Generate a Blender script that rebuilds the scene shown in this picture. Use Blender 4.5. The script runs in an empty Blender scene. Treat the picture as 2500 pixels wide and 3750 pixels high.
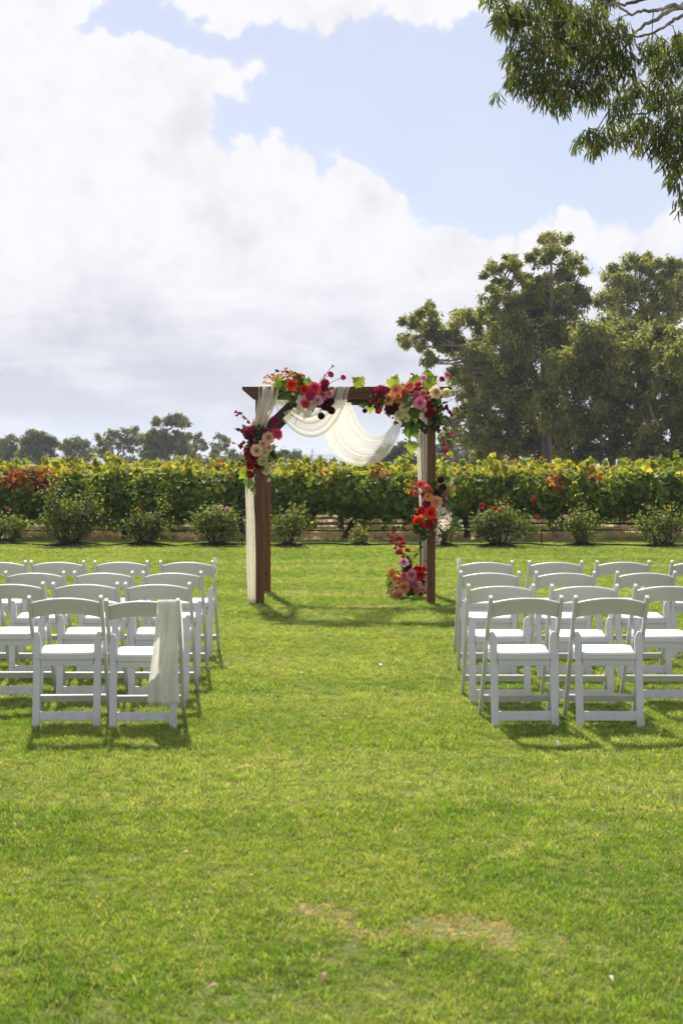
import bpy, bmesh, math, random
import numpy as np
from mathutils import Vector, Matrix, Euler

R = math.radians
rng = np.random.default_rng(7)
random.seed(7)
scene = bpy.context.scene
COL = scene.collection

# ---------------------------------------------------------------- camera
FPX = 5208.0                      # focal length in photograph pixels (50 mm on a 36 mm tall frame)
CAM_Z = 1.57
PITCH = math.atan(175.0 / FPX)
cam_d = bpy.data.cameras.new('camera')
cam = bpy.data.objects.new('camera', cam_d)
COL.objects.link(cam)
cam.location = (0, 0, CAM_Z)
cam.rotation_euler = (math.pi / 2 - PITCH, 0, 0)
cam_d.sensor_fit = 'VERTICAL'
cam_d.sensor_height = 36
cam_d.sensor_width = 24
cam_d.lens = 50
cam_d.clip_start = 0.1
cam_d.clip_end = 6000
cam_d.dof.use_dof = True
cam_d.dof.focus_distance = 15.5
cam_d.dof.aperture_fstop = 5.6
scene.camera = cam

# ---------------------------------------------------------------- light
SUN_EL, SUN_AZ = R(48), R(-11)    # ahead of the camera, a little to the left
SUN_STRENGTH = 5.0
SKY_STRENGTH = 0.075
sun_d = bpy.data.lights.new('sun', 'SUN')
sun_d.energy = SUN_STRENGTH
sun_d.angle = R(1.6)
sun_d.color = (1.0, 0.94, 0.84)
sun = bpy.data.objects.new('sun', sun_d)
COL.objects.link(sun)
sdir = Vector((math.sin(SUN_AZ) * math.cos(SUN_EL), math.cos(SUN_AZ) * math.cos(SUN_EL), math.sin(SUN_EL)))
sun.rotation_euler = (-sdir).to_track_quat('-Z', 'Y').to_euler()
sun.location = sdir * 60

scene.view_settings.view_transform = 'Standard'
scene.view_settings.look = 'None'
scene.view_settings.exposure = 0.62
scene.view_settings.gamma = 1.0
scene.view_settings.use_curve_mapping = False
scene.cycles.max_bounces = 6
scene.cycles.diffuse_bounces = 3
scene.cycles.glossy_bounces = 2
scene.cycles.transmission_bounces = 4
scene.cycles.transparent_max_bounces = 8
scene.cycles.volume_bounces = 0
scene.cycles.adaptive_threshold = 0.02

# ---------------------------------------------------------------- world: clear sky behind cumulus bank
world = bpy.data.worlds.new('World')
scene.world = world
world.use_nodes = True
wt = world.node_tree
wt.nodes.clear()

def nd(t, kind, **kw):
    n = t.nodes.new(kind)
    for k, v in kw.items():
        setattr(n, k, v)
    return n

def mth(t, op, a, b=None, c=None, clamp=False):
    n = t.nodes.new('ShaderNodeMath')
    n.operation = op
    n.use_clamp = clamp
    for i, v in enumerate((a, b, c)):
        if v is None:
            continue
        if isinstance(v, (int, float)):
            n.inputs[i].default_value = v
        else:
            t.links.new(v, n.inputs[i])
    return n.outputs[0]

def vmth(t, op, a, b=None):
    n = t.nodes.new('ShaderNodeVectorMath')
    n.operation = op
    for i, v in enumerate((a, b)):
        if v is None:
            continue
        if isinstance(v, (tuple, list)):
            n.inputs[i].default_value = v
        else:
            t.links.new(v, n.inputs[i])
    return n.outputs['Value'] if op in ('DISTANCE', 'LENGTH', 'DOT_PRODUCT') else n.outputs[0]

def noise(t, vec, scale, detail=4, rough=0.55, col=False, dim='3D'):
    n = t.nodes.new('ShaderNodeTexNoise')
    n.noise_dimensions = dim
    n.inputs['Scale'].default_value = scale
    n.inputs['Detail'].default_value = detail
    n.inputs['Roughness'].default_value = rough
    if vec is not None:
        t.links.new(vec, n.inputs['Vector'])
    return n.outputs['Color'] if col else n.outputs[0]

def sstep(t, v, a, b, lo=0.0, hi=1.0):
    n = t.nodes.new('ShaderNodeMapRange')
    n.interpolation_type = 'SMOOTHSTEP'
    n.inputs['From Min'].default_value = a
    n.inputs['From Max'].default_value = b
    n.inputs['To Min'].default_value = lo
    n.inputs['To Max'].default_value = hi
    t.links.new(v, n.inputs['Value'])
    return n.outputs[0]

def mixc(t, f, a, b, mode='MIX'):
    n = t.nodes.new('ShaderNodeMix')
    n.data_type = 'RGBA'
    n.blend_type = mode
    for i, v in ((0, f), (6, a), (7, b)):
        if isinstance(v, (int, float)):
            n.inputs[i].default_value = v
        elif isinstance(v, (tuple, list)):
            n.inputs[i].default_value = (v[0], v[1], v[2], 1)
        else:
            t.links.new(v, n.inputs[i])
    return n.outputs[2]

tc = nd(wt, 'ShaderNodeTexCoord')
dvec = tc.outputs['Generated']
sx = nd(wt, 'ShaderNodeSeparateXYZ')
wt.links.new(dvec, sx.inputs[0])
az = mth(wt, 'ARCTAN2', sx.outputs[0], sx.outputs[1])
el = mth(wt, 'ARCSINE', sx.outputs[2])
# angle coordinates in 'photograph pixel' units (1 unit = 1/5208 rad)
ua = mth(wt, 'MULTIPLY', az, FPX)
ue = mth(wt, 'MULTIPLY', el, FPX)
cmb = nd(wt, 'ShaderNodeCombineXYZ')
wt.links.new(ua, cmb.inputs[0]); wt.links.new(ue, cmb.inputs[1])
uv = cmb.outputs[0]
w1 = vmth(wt, 'SUBTRACT', noise(wt, uv, 0.0042, 3, 0.55, True), (0.5, 0.5, 0.5))
w2 = vmth(wt, 'SUBTRACT', noise(wt, uv, 0.018, 4, 0.6, True), (0.5, 0.5, 0.5))
def vscale(t, v, s):
    n = t.nodes.new('ShaderNodeVectorMath'); n.operation = 'SCALE'
    t.links.new(v, n.inputs[0]); n.inputs['Scale'].default_value = s
    return n.outputs[0]
uvw = vmth(wt, 'ADD', vmth(wt, 'ADD', uv, vscale(wt, w1, 270)), vscale(wt, w2, 80))
flat = nd(wt, 'ShaderNodeVectorMath', operation='MULTIPLY')
wt.links.new(uvw, flat.inputs[0]); flat.inputs[1].default_value = (1, 1, 0)
uvw = flat.outputs[0]
PUFFS = [(150, 330, 260), (420, 330, 180), (550, 270, 120), (700, 330, 115), (860, 310, 80), (790, 290, 95), (935, 300, 58),
         (640, 500, 170), (880, 530, 85), (980, 570, 100), (1080, 650, 105), (1270, 650, 85), (1370, 690, 78),
         (1430, 760, 78), (1560, 860, 85), (1180, 740, 100), (1940, 870, 100), (2100, 890, 110), (2250, 915, 100),
         (2420, 900, 110), (1800, 900, 70), (1250, 820, 150), (1680, 930, 80), (70, 60, 250), (300, 40, 110),
         (640, -10, 80), (740, 20, 100), (850, 40, 110), (960, 40, 115), (1090, 30, 110), (1220, 20, 112), (1350, 15, 112), (1480, 15, 112), (1600, 15, 112),
         (1720, 0, 100), (1830, -30, 80), (500, -60, 80), (2600, 880, 120)]
def P2(px, py):
    a = math.atan((px - 1250) / FPX)
    e = math.atan((1700 - py) / FPX * math.cos(a))
    return a * FPX, e * FPX
sdf = None
for (px, py, r) in PUFFS:
    a, e = P2(px, py)
    dd = mth(wt, 'SUBTRACT', vmth(wt, 'DISTANCE', uvw, (a, e, 0)), float(r))
    sdf = dd if sdf is None else mth(wt, 'SMOOTH_MIN', sdf, dd, 26.0)
# the body of the bank: everything under a line falling to the right
sw = nd(wt, 'ShaderNodeSeparateXYZ'); wt.links.new(uvw, sw.inputs[0])
line = mth(wt, 'ADD', sw.outputs[1], mth(wt, 'MULTIPLY', sw.outputs[0], 0.33))
body = mth(wt, 'SUBTRACT', line, 1700 - 430 - 0.33 * 750 - 20)
body = mth(wt, 'MULTIPLY', body, 0.95)
sdf = mth(wt, 'SMOOTH_MIN', sdf, body, 60.0)
bank = sstep(wt, sdf, 16, -40)
# the rest of the sky carries the same broken cumulus
gen = sstep(wt, noise(wt, dvec, 2.3, 5, 0.55), 0.52, 0.64)
far = sstep(wt, vmth(wt, 'DISTANCE', uv, (0, 700, 0)), 1500, 2400)
cloud = mth(wt, 'ADD', mth(wt, 'MULTIPLY', bank, mth(wt, 'SUBTRACT', 1.0, far)), mth(wt, 'MULTIPLY', gen, far), clamp=True)
# grey flat bases: long soft bands low over the horizon and a few under the puffs
strv = nd(wt, 'ShaderNodeVectorMath', operation='MULTIPLY')
wt.links.new(uv, strv.inputs[0]); strv.inputs[1].default_value = (0.28, 1.0, 1.0)
bands = noise(wt, strv.outputs[0], 0.0075, 4, 0.55)
lowf = sstep(wt, ue, 830, 260)
g1 = mth(wt, 'MULTIPLY', lowf, sstep(wt, bands, 0.30, 0.66))
soft = noise(wt, uv, 0.0030, 3, 0.5)
g2 = mth(wt, 'MULTIPLY', sstep(wt, soft, 0.46, 0.74), 0.45)
g4 = mth(wt, 'MULTIPLY', sstep(wt, noise(wt, uv, 0.009, 4, 0.6), 0.45, 0.72), 0.16)
g3 = mth(wt, 'MULTIPLY', sstep(wt, ue, 620, 150), 0.45)
grey = mth(wt, 'ADD', mth(wt, 'ADD', mth(wt, 'ADD', mth(wt, 'MULTIPLY', g1, 0.75), g2), g4), g3, clamp=True)
ccol = mixc(wt, grey, (0.628, 0.622, 0.638), (0.395, 0.40, 0.455))
ccol = mixc(wt, sstep(wt, ue, 210, 20, 0.0, 0.75), ccol, (0.49, 0.51, 0.57))
sky = nd(wt, 'ShaderNodeTexSky', sky_type='NISHITA')
sky.sun_disc = False
sky.sun_elevation = SUN_EL
sky.sun_rotation = SUN_AZ
sky.altitude = 100
sky.air_density = 1.0
sky.dust_density = 0.8
sky.ozone_density = 4.0
bg1 = nd(wt, 'ShaderNodeBackground'); bg1.inputs[1].default_value = SKY_STRENGTH
wt.links.new(sky.outputs[0], bg1.inputs[0])
bg2 = nd(wt, 'ShaderNodeBackground'); bg2.inputs[1].default_value = 1.0
wt.links.new(ccol, bg2.inputs[0])
wmix = nd(wt, 'ShaderNodeMixShader')
thin = mixc(wt, cloud, (0.56, 0.535, 0.60), ccol)
wt.links.new(thin, bg2.inputs[0])
veil = mth(wt, 'MAXIMUM', cloud, mth(wt, 'ADD', 0.40, mth(wt, 'MULTIPLY', soft, 0.24)))
wt.links.new(veil, wmix.inputs[0])
wt.links.new(bg1.outputs[0], wmix.inputs[1]); wt.links.new(bg2.outputs[0], wmix.inputs[2])
wo = nd(wt, 'ShaderNodeOutputWorld')
wt.links.new(wmix.outputs[0], wo.inputs[0])

# ---------------------------------------------------------------- helpers
def P(px, py, Y):
    """world point on the plane at distance Y seen at photograph pixel (px, py)"""
    x = (px - 1250) / FPX
    v = (1875 - py) / FPX
    c, s = math.cos(PITCH), math.sin(PITCH)
    d = Vector((x, c + s * v, -s + c * v))
    return Vector((0, 0, CAM_Z)) + d * (Y / d.y)

def hexc(h):
    out = []
    for i in (0, 2, 4):
        c = int(h[i:i + 2], 16) / 255
        out.append(c / 12.92 if c <= 0.04045 else ((c + 0.055) / 1.055) ** 2.4)
    return tuple(out)

def tag(o, label=None, cat=None, group=None, kind=None):
    if label: o['label'] = label
    if cat: o['category'] = cat
    if group: o['group'] = group
    if kind: o['kind'] = kind
    return o

def empty(name, loc, rz=0.0):
    o = bpy.data.objects.new(name, None)
    o.empty_display_size = 0.1
    o.location = loc
    o.rotation_euler = (0, 0, rz)
    COL.objects.link(o)
    return o

def link(name, me, mat=None, parent=None):
    if mat is not None and len(me.materials) == 0:
        me.materials.append(mat)
    o = bpy.data.objects.new(name, me)
    COL.objects.link(o)
    if parent is not None:
        o.parent = parent
    return o

def npmesh(name, co, tris, cols=None, smooth=False):
    me = bpy.data.meshes.new(name)
    co = np.asarray(co, dtype=np.float32).reshape(-1, 3)
    tris = np.asarray(tris, dtype=np.int32)
    k = tris.shape[1]
    me.vertices.add(len(co)); me.vertices.foreach_set('co', co.ravel())
    me.loops.add(tris.size); me.loops.foreach_set('vertex_index', tris.ravel())
    me.polygons.add(len(tris))
    me.polygons.foreach_set('loop_start', np.arange(0, tris.size, k, dtype=np.int32))
    me.polygons.foreach_set('loop_total', np.full(len(tris), k, dtype=np.int32))
    if smooth:
        me.polygons.foreach_set('use_smooth', np.ones(len(tris), dtype=bool))
    me.update(calc_edges=True)
    if cols is not None:
        at = me.attributes.new('Col', 'FLOAT_COLOR', 'POINT')
        c4 = np.ones((len(co), 4), dtype=np.float32); c4[:, :3] = np.asarray(cols).reshape(-1, 3)
        at.data.foreach_set('color', c4.ravel())
    return me

def norm(a):
    return a / np.maximum(np.linalg.norm(a, axis=-1, keepdims=True), 1e-9)

LANCE = (np.array([(0, 0, 0), (0.45, 0.5, 0.06), (1, 0, 0), (0.45, -0.5, 0.06)], float), np.array([(0, 1, 2), (0, 2, 3)]))
LANCE3 = (np.array([(0, 0, 0), (0.3, 0.46, 0.02), (0.7, 0.34, 0.03), (1, 0, -0.05), (0.7, -0.34, 0.03), (0.3, -0.46, 0.02), (0.5, 0, -0.03)], float),
          np.array([(0, 1, 6), (1, 2, 6), (2, 3, 6), (3, 4, 6), (4, 5, 6), (5, 0, 6)]))
LOBED = (np.array([(0.12, 0, 0), (-0.05, 0.34, 0.1), (0.32, 0.56, 0.12), (0.62, 0.38, 0.06), (1, 0, -0.04), (0.62, -0.38, 0.06),
                   (0.32, -0.56, 0.12), (-0.05, -0.34, 0.1)], float),
         np.array([(0, 1, 2), (0, 2, 3), (0, 3, 4), (0, 4, 5), (0, 5, 6), (0, 6, 7)]))

def leaf_arrays(C, A, N, L, W, tmpl):
    T, F = tmpl
    A = norm(A); N = norm(N - (N * A).sum(-1, keepdims=True) * A)
    B = np.cross(N, A)
    L = np.asarray(L).reshape(-1, 1, 1); W = np.asarray(W).reshape(-1, 1, 1)
    co = C[:, None, :] + T[None, :, 0:1] * A[:, None, :] * L + T[None, :, 1:2] * B[:, None, :] * W + T[None, :, 2:3] * N[:, None, :] * L
    k = len(T)
    f = F[None] + (np.arange(len(C)) * k)[:, None, None]
    return co.reshape(-1, 3), f.reshape(-1, 3), k

def leaf_mesh(name, C, A, N, L, W, cols, tmpl):
    co, f, k = leaf_arrays(C, A, N, L, W, tmpl)
    return npmesh(name, co, f, np.repeat(cols, k, axis=0))

class MB:
    """collects boxes, tubes and sheets into one mesh"""
    def __init__(self):
        self.v = []; self.f = []
    def box(self, c, s, rot=None):
        c = Vector(c); o = len(self.v)
        for x in (-.5, .5):
            for y in (-.5, .5):
                for z in (-.5, .5):
                    p = Vector((x * s[0], y * s[1], z * s[2]))
                    if rot is not None: p = rot @ p
                    self.v.append(c + p)
        for q in ((0, 1, 3, 2), (4, 6, 7, 5), (0, 4, 5, 1), (2, 3, 7, 6), (0, 2, 6, 4), (1, 5, 7, 3)):
            self.f.append(tuple(o + i for i in q))
    def tube(self, pts, rad, n=6, cap=True):
        pts = [Vector(p) for p in pts]
        if isinstance(rad, (int, float)): rad = [rad] * len(pts)
        o = len(self.v); up = None
        for i, p in enumerate(pts):
            d = (pts[min(i + 1, len(pts) - 1)] - pts[max(i - 1, 0)]).normalized()
            if up is None:
                up = d.orthogonal().normalized()
            s = (up - d * up.dot(d))
            s = s.normalized() if s.length > 1e-6 else d.orthogonal().normalized()
            up = s
            t = d.cross(s)
            for k in range(n):
                a = 2 * math.pi * k / n
                self.v.append(p + (s * math.cos(a) + t * math.sin(a)) * rad[i])
        for i in range(len(pts) - 1):
            for k in range(n):
                a = o + i * n + k; b = o + i * n + (k + 1) % n
                self.f.append((a, b, b + n, a + n))
        if cap:
            self.f.append(tuple(o + k for k in range(n))[::-1])
            self.f.append(tuple(o + (len(pts) - 1) * n + k for k in range(n)))
    def prism(self, outline, fn):
        """outline: 2D points; fn(u, v, side) -> 3D; side 0/1 are the two faces"""
        n = len(outline); o = len(self.v)
        for s in (0, 1):
            for (u, v) in outline: self.v.append(Vector(fn(u, v, s)))
        self.f.append(tuple(o + i for i in range(n)))
        self.f.append(tuple(o + n + i for i in range(n))[::-1])
        for i in range(n):
            j = (i + 1) % n
            self.f.append((o + j, o + i, o + n + i, o + n + j))
    def grid(self, fn, nu, nv):
        o = len(self.v)
        for i in range(nu + 1):
            for j in range(nv + 1):
                self.v.append(Vector(fn(i / nu, j / nv)))
        for i in range(nu):
            for j in range(nv):
                a = o + i * (nv + 1) + j
                self.f.append((a, a + 1, a + nv + 2, a + nv + 1))
    def mesh(self, name, bevel=0.0, seg=2, smooth=False):
        me = bpy.data.meshes.new(name)
        me.from_pydata([tuple(p) for p in self.v], [], self.f)
        bm = bmesh.new(); bm.from_mesh(me)
        bmesh.ops.recalc_face_normals(bm, faces=bm.faces)
        if bevel:
            es = [e for e in bm.edges if len(e.link_faces) == 2 and e.calc_face_angle(0) > 0.6]
            bmesh.ops.bevel(bm, geom=es, offset=bevel, segments=seg, affect='EDGES', profile=0.6, clamp_overlap=True)
        if smooth:
            for f in bm.faces: f.smooth = True
        bm.to_mesh(me); bm.free()
        return me
    def build(self, name, mat, parent=None, bevel=0.0, seg=2, smooth=False):
        return link(name, self.mesh(name, bevel, seg, smooth), mat, parent)

def vnoise(p, f=1.0, seed=0.0):
    """cheap smooth noise in 0..1 on numpy points"""
    x, y, z = p[..., 0] * f + seed, p[..., 1] * f + seed * 1.7, p[..., 2] * f - seed
    v = (np.sin(x * 1.7 + 1.3 * np.sin(y * 1.1 + z)) + np.sin(y * 1.9 - 1.7 * np.sin(z * 1.3 + x * 0.7))
         + np.sin(z * 2.1 + 1.1 * np.sin(x * 1.5 - y)) + 0.6 * np.sin(2.9 * x + 2.3 * z + 1.2 * np.sin(3.1 * y)))
    return np.clip(v / 7.2 + 0.5, 0, 1)

# ---------------------------------------------------------------- materials
def mat_new(name):
    m = bpy.data.materials.new(name)
    m.use_nodes = True
    t = m.node_tree
    t.nodes.clear()
    out = nd(t, 'ShaderNodeOutputMaterial')
    return m, t, out

def principled(t, base, rough=0.6, spec=0.4, normal=None):
    b = nd(t, 'ShaderNodeBsdfPrincipled')
    if isinstance(base, tuple): b.inputs['Base Color'].default_value = (*base, 1)
    else: t.links.new(base, b.inputs['Base Color'])
    if isinstance(rough, (int, float)): b.inputs['Roughness'].default_value = rough
    else: t.links.new(rough, b.inputs['Roughness'])
    b.inputs['Specular IOR Level'].default_value = spec
    if normal is not None: t.links.new(normal, b.inputs['Normal'])
    return b

def bump(t, h, strength=0.3, dist=0.01):
    b = nd(t, 'ShaderNodeBump')
    b.inputs['Strength'].default_value = strength
    b.inputs['Distance'].default_value = dist
    t.links.new(h, b.inputs['Height'])
    return b.outputs[0]

def leaf_material(name, source='attr', trans=0.4, rough=0.5, spec=0.35, tint=(1.25, 1.2, 0.6)):
    m, t, out = mat_new(name)
    if source == 'attr':
        a = nd(t, 'ShaderNodeAttribute', attribute_name='Col'); c = a.outputs['Color']
    else:
        a = nd(t, 'ShaderNodeAttribute', attribute_name='Col')
        o = nd(t, 'ShaderNodeObjectInfo')
        c = mixc(t, 1.0, o.outputs['Color'], a.outputs['Color'], 'MULTIPLY')
    p = principled(t, c, rough, spec)
    tr = nd(t, 'ShaderNodeBsdfTranslucent')
    t.links.new(mixc(t, 1.0, c, tint, 'MULTIPLY'), tr.inputs[0])
    mx = nd(t, 'ShaderNodeMixShader'); mx.inputs[0].default_value = trans
    t.links.new(p.outputs[0], mx.inputs[1]); t.links.new(tr.outputs[0], mx.inputs[2])
    t.links.new(mx.outputs[0], out.inputs[0])
    return m

def plain(name, base, rough=0.6, spec=0.4, var=0.15, vscale_=6.0, bmp=0.0):
    m, t, out = mat_new(name)
    tcn = nd(t, 'ShaderNodeTexCoord')
    n = noise(t, tcn.outputs['Object'], vscale_, 5, 0.6)
    lo = tuple(c * (1 - var) for c in base); hi = tuple(min(1, c * (1 + var)) for c in base)
    c = mixc(t, sstep(t, n, 0.3, 0.7), lo, hi)
    nrm = bump(t, n, bmp, 0.02) if bmp else None
    p = principled(t, c, rough, spec, nrm)
    t.links.new(p.outputs[0], out.inputs[0])
    return m

M = {}
M['leaf'] = leaf_material('leaf_green', rough=0.6, spec=0.2, trans=0.42)
M['vine_leaf'] = leaf_material('vine_leaf', trans=0.48, rough=0.6, spec=0.2, tint=(1.4, 1.25, 0.5))
M['gum_leaf'] = leaf_material('gum_leaf', trans=0.5, rough=0.55, spec=0.25, tint=(1.4, 1.3, 0.6))
M['petal'] = leaf_material('petal', 'obj', trans=0.38, rough=0.65, spec=0.2, tint=(1.15, 0.95, 0.9))
M['bract'] = leaf_material('coloured_leaf', 'obj', trans=0.45, rough=0.5, spec=0.3, tint=(1.3, 1.2, 0.6))

def bark(name, a, b, sc=8):
    m, t, out = mat_new(name)
    tcn = nd(t, 'ShaderNodeTexCoord')
    mp = nd(t, 'ShaderNodeVectorMath', operation='MULTIPLY')
    t.links.new(tcn.outputs['Object'], mp.inputs[0]); mp.inputs[1].default_value = (1, 1, 0.25)
    n = noise(t, mp.outputs[0], sc, 6, 0.65)
    c = mixc(t, sstep(t, n, 0.35, 0.65), a, b)
    p = principled(t, c, 0.85, 0.2, bump(t, n, 0.6, 0.03))
    t.links.new(p.outputs[0], out.inputs[0])
    return m
M['vine_bark'] = bark('vine_bark', (0.022, 0.014, 0.009), (0.085, 0.058, 0.038), 22)
M['gum_bark'] = bark('gum_bark', (0.09, 0.065, 0.048), (0.33, 0.27, 0.22), 1.2)
M['gum_limb'] = bark('gum_limb', (0.12, 0.10, 0.09), (0.42, 0.38, 0.33), 6)
M['twig'] = plain('twig', (0.05, 0.035, 0.022), 0.8, 0.2, 0.4)
M['stem'] = plain('stem', (0.055, 0.075, 0.025), 0.6, 0.3, 0.3)
M['rose_stem'] = plain('rose_stem', (0.075, 0.06, 0.03), 0.7, 0.3, 0.4, 20)

# stained timber
def timber(name, dark, light):
    m, t, out = mat_new(name)
    tcn = nd(t, 'ShaderNodeTexCoord')
    mp = nd(t, 'ShaderNodeVectorMath', operation='MULTIPLY')
    t.links.new(tcn.outputs['Object'], mp.inputs[0]); mp.inputs[1].default_value = (1, 1, 0.05)
    n = noise(t, mp.outputs[0], 55, 5, 0.6)
    n2 = noise(t, mp.outputs[0], 9, 4, 0.6)
    c = mixc(t, sstep(t, n, 0.3, 0.72), dark, light)
    c = mixc(t, sstep(t, n2, 0.35, 0.75, 0.0, 0.65), c, tuple(x * 0.55 for x in dark))
    oi = nd(t, 'ShaderNodeObjectInfo')
    c = mixc(t, 1.0, c, mixc(t, oi.outputs['Random'], (0.72, 0.70, 0.68), (1.35, 1.3, 1.2)), 'MULTIPLY')
    vk = nd(t, 'ShaderNodeTexVoronoi'); vk.inputs['Scale'].default_value = 3.2
    kp = nd(t, 'ShaderNodeVectorMath', operation='MULTIPLY'); t.links.new(tcn.outputs['Object'], kp.inputs[0]); kp.inputs[1].default_value = (3, 3, 1)
    t.links.new(kp.outputs[0], vk.inputs['Vector'])
    c = mixc(t, sstep(t, vk.outputs['Distance'], 0.13, 0.05, 0, 0.8), c, tuple(x * 0.3 for x in dark))
    p = principled(t, c, 0.55, 0.35, bump(t, n, 0.5, 0.006))
    t.links.new(p.outputs[0], out.inputs[0])
    return m
M['timber'] = timber('stained_timber', (0.085, 0.033, 0.011), (0.21, 0.085, 0.028))
M['timber_dark'] = timber('dark_stained_timber', (0.030, 0.015, 0.010), (0.072, 0.034, 0.020))

# moulded white resin
def resin():
    m, t, out = mat_new('white_resin')
    tcn = nd(t, 'ShaderNodeTexCoord')
    n = noise(t, tcn.outputs['Object'], 9, 6, 0.65)
    n2 = noise(t, tcn.outputs['Object'], 60, 4, 0.6)
    c = mixc(t, sstep(t, n, 0.45, 0.75, 0, 0.35), (0.62, 0.62, 0.615), (0.52, 0.52, 0.49))
    c = mixc(t, sstep(t, n2, 0.66, 0.78, 0, 0.25), c, (0.38, 0.37, 0.33))
    sz = nd(t, 'ShaderNodeSeparateXYZ'); t.links.new(tcn.outputs['Object'], sz.inputs[0])
    oi = nd(t, 'ShaderNodeObjectInfo')
    foot = mth(t, 'MULTIPLY', sstep(t, sz.outputs[2], 0.16, 0.0), sstep(t, noise(t, tcn.outputs['Object'], 24, 5, 0.7), 0.40, 0.62, 0, 0.55))
    c = mixc(t, foot, c, (0.30, 0.30, 0.17))
    c = mixc(t, sstep(t, oi.outputs['Random'], 0.3, 1.0, 0, 0.5), c, (0.57, 0.565, 0.545))
    p = principled(t, c, 0.5, 0.35, bump(t, n2, 0.10, 0.002))
    t.links.new(p.outputs[0], out.inputs[0])
    return m
M['resin'] = resin()
M['vinyl'] = plain('white_vinyl_pad', (0.82, 0.82, 0.81), 0.5, 0.4, 0.03, 5)
M['metal'] = plain('steel_rivet', (0.45, 0.45, 0.45), 0.35, 0.6, 0.1)

# sheer ivory chiffon
def chiffon(name, col, clear):
    m, t, out = mat_new(name)
    tcn = nd(t, 'ShaderNodeTexCoord')
    n = noise(t, tcn.outputs['Object'], 18, 4, 0.6)
    c = mixc(t, sstep(t, n, 0.3, 0.7), tuple(x * 0.94 for x in col), col)
    d = nd(t, 'ShaderNodeBsdfDiffuse'); t.links.new(c, d.inputs[0])
    tr = nd(t, 'ShaderNodeBsdfTranslucent'); t.links.new(c, tr.inputs[0])
    tp = nd(t, 'ShaderNodeBsdfTransparent')
    m1 = nd(t, 'ShaderNodeMixShader'); m1.inputs[0].default_value = 0.42
    t.links.new(d.outputs[0], m1.inputs[1]); t.links.new(tr.outputs[0], m1.inputs[2])
    m2 = nd(t, 'ShaderNodeMixShader'); m2.inputs[0].default_value = clear
    t.links.new(m1.outputs[0], m2.inputs[1]); t.links.new(tp.outputs[0], m2.inputs[2])
    t.links.new(m2.outputs[0], out.inputs[0])
    return m
M['chiffon'] = chiffon('ivory_chiffon', (0.88, 0.83, 0.70), 0.10)
M['chiffon_thin'] = chiffon('sheer_ivory_chiffon', (0.89, 0.84, 0.72), 0.27)
M['linen'] = chiffon('cream_linen', (0.80, 0.785, 0.69), 0.0)
M['black_plastic'] = plain('black_plastic', (0.02, 0.02, 0.02), 0.85, 0.15)
M['pipe'] = plain('irrigation_pipe_plastic', (0.028, 0.024, 0.022), 0.7, 0.3)
M['mulch'] = plain('mulch', (0.05, 0.03, 0.02), 0.95, 0.1, 0.6, 30, 0.8)
M['white_roof'] = plain('white_sheet_metal', (0.75, 0.76, 0.78), 0.5, 0.4, 0.05)
M['shed_wall'] = plain('grey_sheet_wall', (0.45, 0.46, 0.48), 0.6, 0.3, 0.1)
M['pole'] = plain('grey_pole', (0.2, 0.19, 0.18), 0.7, 0.3)

# ground covers; worn straw patches have a shape and place of their own
WORN = [(-0.03, 4.93, .10), (0.02, 4.80, .075), (0.10, 4.69, .085), (0.40, 4.74, .13), (0.52, 4.79, .10), (0.29, 4.70, .09),
        (0.16, 4.90, .035), (0.47, 4.62, .05), (-1.05, 7.9, .07), (0.25, 15.6, .2), (-0.55, 17.4, .2)]
def lawn_material():
    m, t, out = mat_new('lawn')
    g = nd(t, 'ShaderNodeNewGeometry')
    pos = g.outputs['Position']
    mid = noise(t, pos, 1.2, 4, 0.6)
    c = mixc(t, sstep(t, mid, 0.32, 0.68), (0.120, 0.150, 0.035), (0.180, 0.190, 0.060))
    fine = noise(t, pos, 70, 3, 0.7)
    c = mixc(t, sstep(t, fine, 0.35, 0.65, 0, 0.5), c, (0.085, 0.095, 0.025))
    p = principled(t, c, 0.9, 0.1, bump(t, fine, 0.6, 0.02))
    t.links.new(p.outputs[0], out.inputs[0])
    return m
M['lawn'] = lawn_material()

def blade_material():
    m, t, out = mat_new('grass_blade')
    g = nd(t, 'ShaderNodeNewGeometry')
    at = nd(t, 'ShaderNodeAttribute', attribute_name='gcol', attribute_type='INSTANCER')
    c = at.outputs['Color']
    isl = g.outputs['Random Per Island']
    c = mixc(t, sstep(t, isl, 0.92, 0.97, 0, 0.7), c, (0.46, 0.42, 0.24))
    c = mixc(t, 1.0, c, mixc(t, isl, (0.66, 0.72, 0.62), (1.38, 1.30, 1.30)), 'MULTIPLY')
    p = principled(t, c, 0.42, 0.4)
    tr = nd(t, 'ShaderNodeBsdfTranslucent')
    t.links.new(mixc(t, 1.0, c, (1.5, 1.35, 0.55), 'MULTIPLY'), tr.inputs[0])
    mx = nd(t, 'ShaderNodeMixShader'); mx.inputs[0].default_value = 0.42
    t.links.new(p.outputs[0], mx.inputs[1]); t.links.new(tr.outputs[0], mx.inputs[2])
    t.links.new(mx.outputs[0], out.inputs[0])
    return m
M['blade'] = blade_material()

def field_material():
    m, t, out = mat_new('vineyard_soil')
    g = nd(t, 'ShaderNodeNewGeometry'); pos = g.outputs['Position']
    a = noise(t, pos, 0.9, 5, 0.6); b = noise(t, pos, 12, 5, 0.65)
    c = mixc(t, sstep(t, a, 0.35, 0.65), (0.40, 0.30, 0.19), (0.27, 0.28, 0.12))
    c = mixc(t, sstep(t, b, 0.4, 0.7, 0, 0.6), c, (0.40, 0.31, 0.19))
    p = principled(t, c, 0.95, 0.1, bump(t, b, 0.7, 0.04))
    t.links.new(p.outputs[0], out.inputs[0])
    return m
M['field'] = field_material()

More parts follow.
